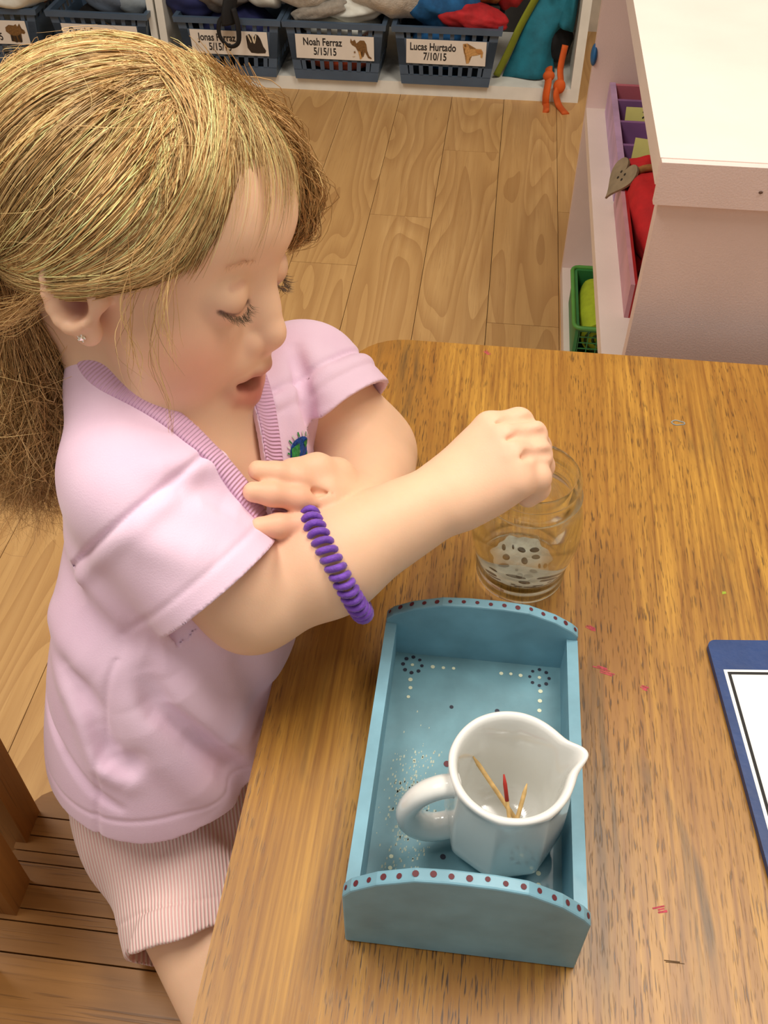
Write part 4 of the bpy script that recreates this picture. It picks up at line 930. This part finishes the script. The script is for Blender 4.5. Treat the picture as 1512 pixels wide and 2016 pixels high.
shirt, sp_ = np_mesh('shirt', sp_, sq, lilac, person, relax=1); shirt['label'] = 'lilac short-sleeved V-neck T-shirt with an embroidered globe'
# ribbed collar band following the V-neck
def drop(q):
    """first hit of the shirt surface coming down along -nn from the points q"""
    t = np.linspace(.10, -.075, 90); P = q[:, None, :]+nn*t[None, :, None]; v = SH.outer(P.reshape(-1, 3)).reshape(len(q), -1)
    hit = (v < 0).argmax(1); hit = np.where((v < 0).any(1), hit, len(t)-1); h0 = np.maximum(hit-1, 0); r = np.arange(len(q)); a, b = v[r, h0], v[r, hit]
    f = np.clip(a/np.where(np.abs(a-b) < 1e-9, 1, a-b), 0, 1); return q+nn*(t[h0]+(t[hit]-t[h0])*f)[:, None]
ring = []
th = np.linspace(math.pi*.5, math.pi*1.5, 60); Rn = .0420
sl = math.asin((Rn-.002)/VL)
ring = [(Rn*math.cos(a), Rn*math.sin(a)) for a in np.linspace(math.pi/2-sl, 1.5*math.pi+sl, 70)]
L0 = np.array(ring[-1]); L1 = np.array([VL+.002*math.sin(sl), -.002*math.cos(sl)]); M0 = np.array(ring[0]); M1 = L1*[1, -1]
side_a = [tuple(M1+(M0-M1)*t) for t in np.linspace(0, 1, 40)][:-1]; side_b = [tuple(L0+(L1-L0)*t) for t in np.linspace(0, 1, 40)][1:]
path = np.array(side_a+ring+side_b)
tg = np.gradient(path, axis=0); tg /= np.linalg.norm(tg, axis=1, keepdims=True); out = np.stack([tg[:, 1], -tg[:, 0]], 1)
if (out[len(out)//2] @ (-path[len(out)//2])) > 0: out = -out
rows = []; arc = np.concatenate([[0], np.cumsum(np.linalg.norm(np.diff(path, axis=0), axis=1))])
for wv, hgt in ((.0005, -.004), (-.0006, .0008), (.0015, .0024), (.006, .0026), (.011, .0026), (.0145, .0022), (.0155, .0004), (.0155, -.003)):
    xy = path+out*wv; q = NK+xy[:, :1]*nu+xy[:, 1:]*nv; s = drop(q); rows.append(s+nn*hgt)
# overlap at the point of the V: the far band passes under the near one
rows = np.array(rows); nr, ncol = rows.shape[:2]
for _ in range(3): rows[:, 1:-1] = rows[:, 1:-1]*.5+.25*(rows[:, :-2]+rows[:, 2:])
q = np.array([[i*ncol+j, i*ncol+j+1, (i+1)*ncol+j+1, (i+1)*ncol+j] for i in range(nr-1) for j in range(ncol-1)])
ribm = knit('lilac_rib', (228, 184, 214), (216, 168, 200), 2*math.pi/.0022, 'arc')
collar, _ = np_mesh('collar', rows.reshape(-1, 3), q, ribm, shirt); at = collar.data.attributes.new('arc', 'FLOAT', 'POINT'); at.data.foreach_set('value', np.tile(arc, nr).astype(np.float32)); collar['label'] = 'ribbed pinkish V-neck collar band'
collar.modifiers.new('s', 'SUBSURF').render_levels = 1
# embroidered globe on the chest: blue disc, green lands, white stitches
eb = np.array([-.1150, .4690, .6380]); eb = SH.o.project(eb[None])[0]; en = SH.o.grad(eb[None])[0]; eu = nrm(np.array([0, 0, 1])-en*en[2]); ev_ = np.cross(eu, en)
def patch(name, pts, h, m, parent):
    P = np.array([eb+ev_*a+eu*b+en*.004 for a, b in pts])
    for _ in range(5): dd = SH.outer(P); P = P-SH.o.grad(P)*dd[:, None]
    P = P+en*h; bm = bmesh.new(); vs = [bm.verts.new(p) for p in P]; f = bm.faces.new(vs); c = bmesh.ops.poke(bm, faces=[f]); return obj(name, bm, m, parent)
eblue = mat('embroidery_blue', (24, 84, 176), .7, .2, 500, .5, 1500); egreen = mat('embroidery_green', (46, 150, 74), .7, .2, 500, .5, 1500); ewhite = mat('embroidery_white', (220, 224, 214), .7, .1)
em = patch('embroidered_globe', [(.0125*math.cos(a), .0165*math.sin(a)) for a in np.linspace(0, 2*math.pi, 28, endpoint=False)], .0009, eblue, shirt)
for pts in ([(-.011, .008), (-.006, .014), (.001, .013), (-.002, .006), (-.007, .002), (-.011, .002)], [(-.007, -.002), (.0, .001), (.004, -.005), (.001, -.012), (-.004, -.015), (-.006, -.009)], [(.004, .011), (.009, .010), (.010, .004), (.006, .004)], [(.006, -.004), (.011, -.003), (.009, -.010), (.005, -.011)], [(-.012, -.004), (-.009, -.003), (-.008, -.011), (-.010, -.011)]): patch('embroidered_land', pts, .0015, egreen, em)
for i in range(9):
    a = .5+i*.26; patch('stitch', [(.0128*math.cos(a), .0168*math.sin(a)), (.0155*math.cos(a), .0205*math.sin(a)), (.0155*math.cos(a+.07), .0205*math.sin(a+.07)), (.0128*math.cos(a+.08), .0168*math.sin(a+.08))], .001, [ewhite, egreen][i % 2], em)

# ---------------------------------------------------------------- pink corduroy shorts
HR_ = HPR+(KR-HPR)*.42; HL_ = HPL+(KL-HPL)*.40; tR, tL = nrm((.28, -.93, -.22)), nrm(KL-HPL)
class Shorts(Field):
    def __init__(s): Field.__init__(s); s.o = s.build(0, True); s.i = s.build(-.0048, False)
    def build(s, off, cut):
        F = Field(); F.ell(HIP+[0, 0, -.005], np.array((.082, .104, .078))+off, TR, .03)
        for P, H_, t in ((HPR, HR_, tR), (HPL, HL_, tL)): F.rc(P, H_+t*.03, .0700+off, .0690+off, .03, 1, [(H_, t)] if cut else None)
        return F
    def ev(s, p, lo=None, hi=None, pad=.02):
        o = s.o.ev(p, lo, hi, pad); i = s.i.ev(p, lo, hi, pad)
        d = .0035*np.sin(p @ np.array([60., 75, -50])+2*np.sin(p @ np.array([30., -40, 35])))*np.exp(-(np.maximum(np.abs((p-HPR) @ tR-.06)-.02, 0)/.03)**2)
        for P, H_, t in ((HPR, HR_, tR), (HPL, HL_, tL)):
            e = (p-H_) @ t; d = d+(np.linalg.norm(p-H_, axis=1) < .1)*.0012*np.exp(-((e+.022)/.0012)**2)
        return np.maximum(np.maximum(o+d, -(i+d)), p[:, 2]-.44)
SHO = Shorts(); op_, oq = SHO.mesh(.0016, (-.34, .16, .22), (.0, .56, .46))
cord = mat('pink_corduroy', (240, 204, 196), .85, .04, 20, .0, 100, sheen=.3)
nt = cord.node_tree; N = nt.nodes; Lk = nt.links; a = N.new('ShaderNodeAttribute'); a.attribute_name = 'wale'; mu = N.new('ShaderNodeMath'); mu.operation = 'SINE'; Lk.new(a.outputs['Fac'], mu.inputs[0])
mx = N.new('ShaderNodeMix'); mx.data_type = 'RGBA'; mx.inputs[6].default_value = lin(232, 178, 176); mx.inputs[7].default_value = lin(246, 230, 220); r_ = N.new('ShaderNodeMapRange'); r_.inputs['From Min'].default_value = -1
Lk.new(mu.outputs[0], r_.inputs[0]); Lk.new(r_.outputs[0], mx.inputs[0]); Lk.new(mx.outputs[2], N['Principled BSDF'].inputs['Base Color'])
bp = N.new('ShaderNodeBump'); bp.inputs['Strength'].default_value = .7; bp.inputs['Distance'].default_value = .001; Lk.new(r_.outputs[0], bp.inputs['Height']); Lk.new(bp.outputs[0], N['Principled BSDF'].inputs['Normal'])
shorts, op_ = np_mesh('shorts', op_, oq, cord, person, relax=1); shorts['label'] = 'pink and white corduroy shorts'
ux = nrm(np.cross(tR, (0, 0, 1))); uz = np.cross(ux, tR); rel = op_-HPR; 
at = shorts.data.attributes.new('wale', 'FLOAT', 'POINT'); at.data.foreach_set('value', (rel @ ux/.0026*2*math.pi).astype(np.float32))

# ---------------------------------------------------------------- hair: scalp cap and strands
def hair_material():
    m = bpy.data.materials.new('blond_hair'); m.use_nodes = True; nt = m.node_tree; N = nt.nodes; Lk = nt.links; p = N['Principled BSDF']
    a = N.new('ShaderNodeAttribute'); a.attribute_name = 'shade'; Lk.new(a.outputs['Color'], p.inputs['Base Color'])
    p.inputs['Roughness'].default_value = .38; p.inputs['Specular IOR Level'].default_value = .5; p.inputs['Specular Tint'].default_value = (1, .88, .62, 1)
    return m
hairm = hair_material()
SC = np.array([-.014, 0, .020]); SRD = np.array([.098, .079, .085])
def sph(n, rho=1.0): return SC+SRD*n*np.asarray(rho)[..., None]
hr = np.random.default_rng(11)
PAL = np.array([lin(134, 98, 56)[:3], lin(182, 144, 90)[:3], lin(220, 178, 122)[:3], lin(242, 204, 144)[:3], lin(250, 218, 150)[:3], lin(196, 152, 96)[:3]])
class Strands:
    def __init__(s): s.V = []; s.F = []; s.C = []; s.n = 0
    def add(s, P, r0, r1, cols, tip=.3):
        """P: (strands, points, 3) in room axes"""
        S_, M, _ = P.shape; t = np.gradient(P, axis=1); t /= np.maximum(np.linalg.norm(t, axis=2, keepdims=True), 1e-9)
        ref = np.cross(t, np.array([.3, .5, .81])); ref /= np.maximum(np.linalg.norm(ref, axis=2, keepdims=True), 1e-9); b = np.cross(t, ref)
        prof = np.interp(np.linspace(0, 1, M), [0, .08, .6, 1], [.6, 1, 1, tip])[None, :, None]
        rad = (r0+(r1-r0)*hr.random((S_, 1, 1)))*prof
        K = 3; ring = np.stack([P+rad*(ref*math.cos(2*math.pi*k/K)+b*math.sin(2*math.pi*k/K)) for k in range(K)], 2)
        idx = s.n+np.arange(S_*M*K).reshape(S_, M, K)
        for k in range(K): s.F.append(np.stack([idx[:, :-1, k], idx[:, :-1, (k+1) % K], idx[:, 1:, (k+1) % K], idx[:, 1:, k]], -1).reshape(-1, 4))
        s.V.append(ring.reshape(-1, 3)); s.C.append(np.repeat(cols, M*K, 0) if cols.ndim == 2 else np.repeat(cols.reshape(-1, 3), K, 0)); s.n += S_*M*K
    def build(s, name, parent):
        o, _ = np_mesh(name, np.concatenate(s.V), np.concatenate(s.F), hairm, parent); vcol(o, 'shade', np.concatenate(s.C)); return o
def bez(ctrl, M):
    """Catmull-Rom through controls: list of (S,3) -> (S,M,3)"""
    C_ = [2*ctrl[0]-ctrl[1]]+ctrl+[2*ctrl[-1]-ctrl[-2]]; n = len(ctrl)-1; out = []
    for x in np.linspace(0, n-1e-6, M):
        i = int(x); t = x-i; a, b, c, d = C_[i:i+4]; out.append(.5*((2*b)+(-a+c)*t+(2*a-5*b+4*c-d)*t*t+(-a+3*b-3*c+d)*t**3))
    return np.stack(out, 1)
def shade(S_, w, clump=None):
    w = np.array(w, float); i = hr.choice(len(PAL), S_, p=w/w.sum()); c = PAL[i]*(.85+.3*hr.random((S_, 1)))
    return c
def lerp_list(L, u):
    L = np.array(L, float); x = u*(len(L)-1); i = np.clip(x.astype(int), 0, len(L)-2); t = (x-i)[:, None]; return L[i]*(1-t)+L[i+1]*t
def unit(v): return v/np.maximum(np.linalg.norm(v, axis=1, keepdims=True), 1e-9)
def world_h(P): return HC+(P*HS) @ HR.T
def on_scalp(P, rho):
    """path points (S,M,3) of directions -> local positions with lift rho (S,M)"""
    n = P/np.maximum(np.linalg.norm(P, axis=2, keepdims=True), 1e-9); return SC+SRD*n*rho[..., None]
def wave(S_, M, amp, fr):
    x = np.linspace(0, 1, M)[None, :]; ph = hr.uniform(0, 6.3, (S_, 3, 1)); f = hr.uniform(.6, 1.6, (S_, 3, 1))*fr
    return amp*np.moveaxis(np.sin(f*x[:, None]*6.28+ph), 1, 2)*np.minimum(1, 3*x)[..., None]
WH = np.array([.28, .06, .955])
st = Strands()
M1 = [(.66, -.74, .10), (.598, -.79, .135), (.427, -.861, .276), (.244, -.843, .479), (.03, -.756, .654), (-.041, -.585, .81), (-.018, -.283, .959), (-.08, .194, .979), (-.1, .5, .86), (-.1, .8, .6)]
M2 = [(.16, -.94, -.30), (.09, -.95, -.30), (.00, -.96, -.28), (-.129, -.976, -.175), (-.277, -.961, .026), (-.41, -.88, .252), (-.60, -.70, .40), (-.85, -.25, .47), (-.93, .25, .25), (-.85, .5, .0)]
T = np.array([-.66, -.62, -.58])
def fan(S_, lift, jit, rad, w, M=18, frizz=.0006, ulo=0.0, uhi=1.0, grp=70):
    g = np.sort(hr.random(grp)); gi = hr.integers(0, grp, S_); u = np.clip(ulo+(uhi-ulo)*(g[gi]+hr.normal(0, .012, S_)), 0, 1)
    a = WH+hr.normal(0, jit, (S_, 3))*[1.2, 1.6, .6]; m1 = lerp_list(M1, u)+hr.normal(0, .03, (S_, 3)); m2 = lerp_list(M2, u)+hr.normal(0, .03, (S_, 3)); t = T+hr.normal(0, .05, (S_, 3))
    # start part of the way along so that roots cover the scalp
    P = bez([unit(a), unit(m1), unit(m2), unit(t)], M); s0 = hr.random(S_)**2*.45
    x = np.linspace(0, 1, M)[None, :]*(1-s0[:, None])+s0[:, None]; xi = x*(M-1); i0 = np.clip(xi.astype(int), 0, M-2); f = (xi-i0)[..., None]; r = np.arange(S_)[:, None]; P = P[r, i0]*(1-f)+P[r, i0+1]*f
    gl = hr.normal(0, 1, grp)[gi]; rho = 1+lift[0]+(lift[1]-lift[0])*hr.random((S_, 1))+.012*gl[:, None]*np.sin(np.pi*x)
    rho = rho+.02*np.sin(np.pi*x)
    cols = shade(S_, w)*np.clip(1+.32*hr.normal(0, 1, grp)[gi], .45, 1.3)[:, None]
    st.add(world_h(on_scalp(P, rho)+wave(S_, M, frizz, 2.0)), rad[0], rad[1], np.clip(cols, .01, .9))
fan(3400, (-.01, .02), .10, (.0004, .0007), (3, 4, 2, .5, .3, 3), frizz=.0003)
fan(5200, (.0, .042), .09, (.00022, .00045), (1.2, 2.5, 4, 3, 2, 2), frizz=.0003)
fan(350, (.03, .06), .12, (.00014, .00024), (.5, 1, 3, 4, 4, 1), frizz=.001)
# fringe: from the whorl forward and down over the forehead
F1 = [(.60, -.62, .50), (.642, -.518, .566), (.716, -.40, .572), (.785, -.186, .59), (.79, .02, .61), (.76, .22, .61), (.70, .42, .58), (.60, .60, .52)]
F2 = [(.30, -.92, -.25), (.50, -.85, -.14), (.74, -.67, -.01), (.90, -.43, .06), (.955, -.15, .19), (.945, .18, .27), (.84, .52, .15), (.60, .80, .0)]
def fringe(S_, ends, rad, w, ulo, uhi, lift, frizz=.0006, grp=40, tip=.25, M=14):
    g = hr.random(grp); gi = hr.integers(0, grp, S_); u = np.clip(ulo+(uhi-ulo)*g[gi]+hr.normal(0, .01, S_), 0, 1)
    a = WH+hr.normal(0, .09, (S_, 3))*[1, 1.5, .6]; m = lerp_list(F1, u)+hr.normal(0, .025, (S_, 3)); e = lerp_list(F2, u)+hr.normal(0, .03, (S_, 3))
    P = bez([unit(a), unit(m), unit(e)], M); L = ends[0]+(ends[1]-ends[0])*hr.random(S_); x = np.linspace(0, 1, M)[None, :]*L[:, None]; xi = x*(M-1); i0 = np.clip(xi.astype(int), 0, M-2); f = (xi-i0)[..., None]; r = np.arange(S_)[:, None]; P = P[r, i0]*(1-f)+P[r, i0+1]*f
    rho = 1+lift[0]+(lift[1]-lift[0])*hr.random((S_, 1))+.03*np.sin(np.pi*x)-.02*x
    cols = shade(S_, w)*np.clip(1+.25*hr.normal(0, 1, grp)[gi], .5, 1.3)[:, None]
    st.add(world_h(on_scalp(P, rho)+wave(S_, M, frizz, 1.6)), rad[0], rad[1], np.clip(cols, .01, .9), tip)
fringe(2200, (.40, .56), (.00025, .0005), (2, 4, 3, 1, .6, 3), 0, 1, (.01, .05), frizz=.0003)
fringe(420, (.55, 1.0), (.00010, .0002), (.2, 1, 4, 4, 4, 1), .0, .80, (.08, .13), frizz=.0003, grp=26, tip=.15)
fringe(1500, (.7, 1.0), (.00022, .00042), (1.5, 3, 4, 3, 2, 3), 0, .26, (.03, .08), frizz=.0003, grp=30)
# lock hanging at the far temple
def lock(ctrl, S_, spread, rad, w, M=16, frizz=.001, loc=True, tip=.3):
    cs = [np.array(c)+hr.normal(0, 1, (S_, 3))*s for c, s in zip(ctrl, spread)]; P = bez(cs, M)+wave(S_, M, frizz, 1.5)
    st.add(world_h(P) if loc else P, rad[0], rad[1], shade(S_, w), tip)
lock([(.030, .0, .099), (.064, .028, .074), (.078, .044, .048), (.080, .047, .026), (.073, .044, .012)], 700, [.008, .006, .005, .004, .003], (.0002, .0004), (2, 4, 3, 1, .5, 4), frizz=.0005)
lock([(.020, .0, .099), (.048, .036, .076), (.056, .058, .048), (.050, .066, .020)], 800, [.008, .008, .007, .006], (.0002, .0004), (2, 4, 3, 1, .5, 4), frizz=.0005)
# wisps before the ear and down the cheek
lock([(.050, -.060, .040), (.046, -.072, .0), (.050, -.071, -.035), (.060, -.066, -.062), (.063, -.063, -.088)], 10, [.004, .003, .002, .0015, .001], (.00012, .0002), (.3, 1, 3, 4, 4, 1))
lock([(.052, -.058, .040), (.052, -.070, .0), (.060, -.064, -.032)], 14, [.006, .004, .004], (.00014, .00022), (.3, 1, 3, 4, 4, 1))
lock([(.040, -.066, .030), (.032, -.0755, -.005), (.034, -.073, -.035), (.040, -.070, -.055)], 12, [.006, .004, .004, .005], (.00014, .00025), (1, 2, 3, 3, 2, 1))
# ponytail hanging behind
TW = world_h(sph(unit(T[None]), np.array([1.02])))[0]
PT = [TW, np.array((-.296, .490, .699)), np.array((-.298, .482, .668)), np.array((-.305, .474, .636)), np.array((-.310, .466, .605))]
lock(PT, 6500, [.008, .016, .021, .021, .018], (.0001, .0002), (2, 4, 4, 2, 1, 4), M=14, frizz=.0008, loc=False)
lock(PT, 250, [.010, .024, .030, .032, .030], (.00012, .0002), (1, 3, 4, 4, 2, 2), M=16, frizz=.0025, loc=False)
# loose loops at the tie and flyaways
lock([(-.05, -.076, .03), (-.074, -.070, -.010), (-.074, -.070, -.050), (-.050, -.076, -.045), (-.020, -.080, -.018)], 90, [.010, .008, .006, .006, .004], (.00016, .0003), (1, 3, 4, 3, 2, 2), frizz=.0005)
fl_n = 150; u = hr.random(fl_n); d0 = unit(hr.normal(0, 1, (fl_n, 3))*[.5, 1, .5]+[-.4, -.2, .8]); d1 = unit(d0+hr.normal(0, .25, (fl_n, 3))-[.15, 0, .1])
d2 = unit(d1+hr.normal(0, .3, (fl_n, 3))-[.2, .1, .2]); Pf = bez([sph(d0, np.full(fl_n, 1.03)), sph(d1, 1.08+.06*hr.random(fl_n)), sph(d2, 1.06+.12*hr.random(fl_n))], 12)
st.add(world_h(Pf), .0001, .00018, shade(fl_n, (.5, 2, 4, 4, 3, 1)))
hair = st.build('hair', person); hair['kind'] = 'stuff'; hair['label'] = 'blond hair drawn back over the ear into a low ponytail'
# scalp under the strands
bm = bmesh.new(); bmesh.ops.create_icosphere(bm, subdivisions=5, radius=1); dl = []
def hairy(n):
    x, y, z = n
    return z > (.50-.12*abs(y) if x > .70 else .50+(x-.70)*1.9 if x > .1 else -.9)-(.0) and not (x > .05 and z < -.30)
for v in bm.verts:
    n = np.array(v.co); v.co = Vector(world_h((SC+SRD*n*.985)[None])[0]); 
    if not hairy(n): dl.append(v)
bmesh.ops.delete(bm, geom=dl, context='VERTS')
capm = mat('hair_root', (138, 106, 60), .6, .25, 60)
cap = obj('scalp_hair', bm, capm, hair, True)
# eyelashes and eyebrows
ls = Strands()
def lash(pts, S_, L, dirv, rad, col, curl=.3):
    u = hr.random(S_); a = lerp_list(pts, u)+hr.normal(0, .0004, (S_, 3)); dv = unit(np.array(dirv)+hr.normal(0, .18, (S_, 3))); LL = L*(.7+.5*hr.random((S_, 1)))
    P = bez([a, a+dv*LL*.5, a+dv*LL+np.array([0, 0, 1])*LL*curl], 5); ls.add(world_h(P), rad*.7, rad, np.tile(np.array(lin(col)[:3]), (S_, 1)), .2)
for s in (-1, 1):
    lash([(.0785, s*.0185, -.0055), (.0805, s*.0240, -.0082), (.0805, s*.0300, -.0094), (.0775, s*.0360, -.0084), (.0725, s*.0412, -.0055)], 110, .0075, (.75, s*.25, -.45), .00013, (104, 88, 70), .25)
    lash([(.078, s*.012, .0225), (.079, s*.022, .0240), (.077, s*.032, .0245), (.071, s*.041, .0215)], 110, .006, (.25, s*.9, .12), .00010, (204, 164, 124), .0)
lashes = ls.build('eyelashes', person); lashes['kind'] = 'stuff'

# ---------------------------------------------------------------- ear stud and purple coil bracelet
es = thing('ear_stud', 'small bright silver stud in the child\'s right ear lobe', 'earring', tuple(hp(.0055, -.0772, -.0350)))
silver = mat('silver', (236, 230, 216), .12, 0, metallic=1.0)
bm = bmesh.new(); bmesh.ops.create_icosphere(bm, subdivisions=1, radius=.0024); obj('stone', bm, silver, es, False)
bm = bmesh.new()
for k in range(5):
    a = 2*math.pi*k/5; bmesh.ops.create_uvsphere(bm, u_segments=8, v_segments=6, radius=.0008, matrix=Matrix.Translation((.0022*math.cos(a), -.0008, .0022*math.sin(a))))
obj('setting', bm, silver, es, True)
axis = nrm(WR-ER); BC = ER+axis*.060; br = frame(axis, (0, 0, 1))
wr_ = thing('coil_bracelet', 'stretchy purple coil bracelet round the child\'s right forearm', 'bracelet', tuple(BC))
bm = bmesh.new(); NT = 42; PP = []
tilt = (0, 0)
def bra(t):
    a = 2*math.pi*t; R_ = .0390+.0010*math.sin(2*a); c = br[:, 1]*math.cos(a)*R_+br[:, 2]*math.sin(a)*R_+axis*(tilt[0]*math.cos(a)+tilt[1]*math.sin(a)); e = nrm(br[:, 1]*math.cos(a)+br[:, 2]*math.sin(a)); h = 2*math.pi*NT*t
    return c+np.array((0, 0, -.002))+(e*math.cos(h)+axis*math.sin(h))*.0050
tube(bm, [bra(t) for t in np.linspace(0, 1, NT*14+1)], .0023, 8)
obj('coil', bm, mat('purple_cord', (112, 60, 178), .6, .12, 200, .3, 600, sheen=.3), wr_, True)
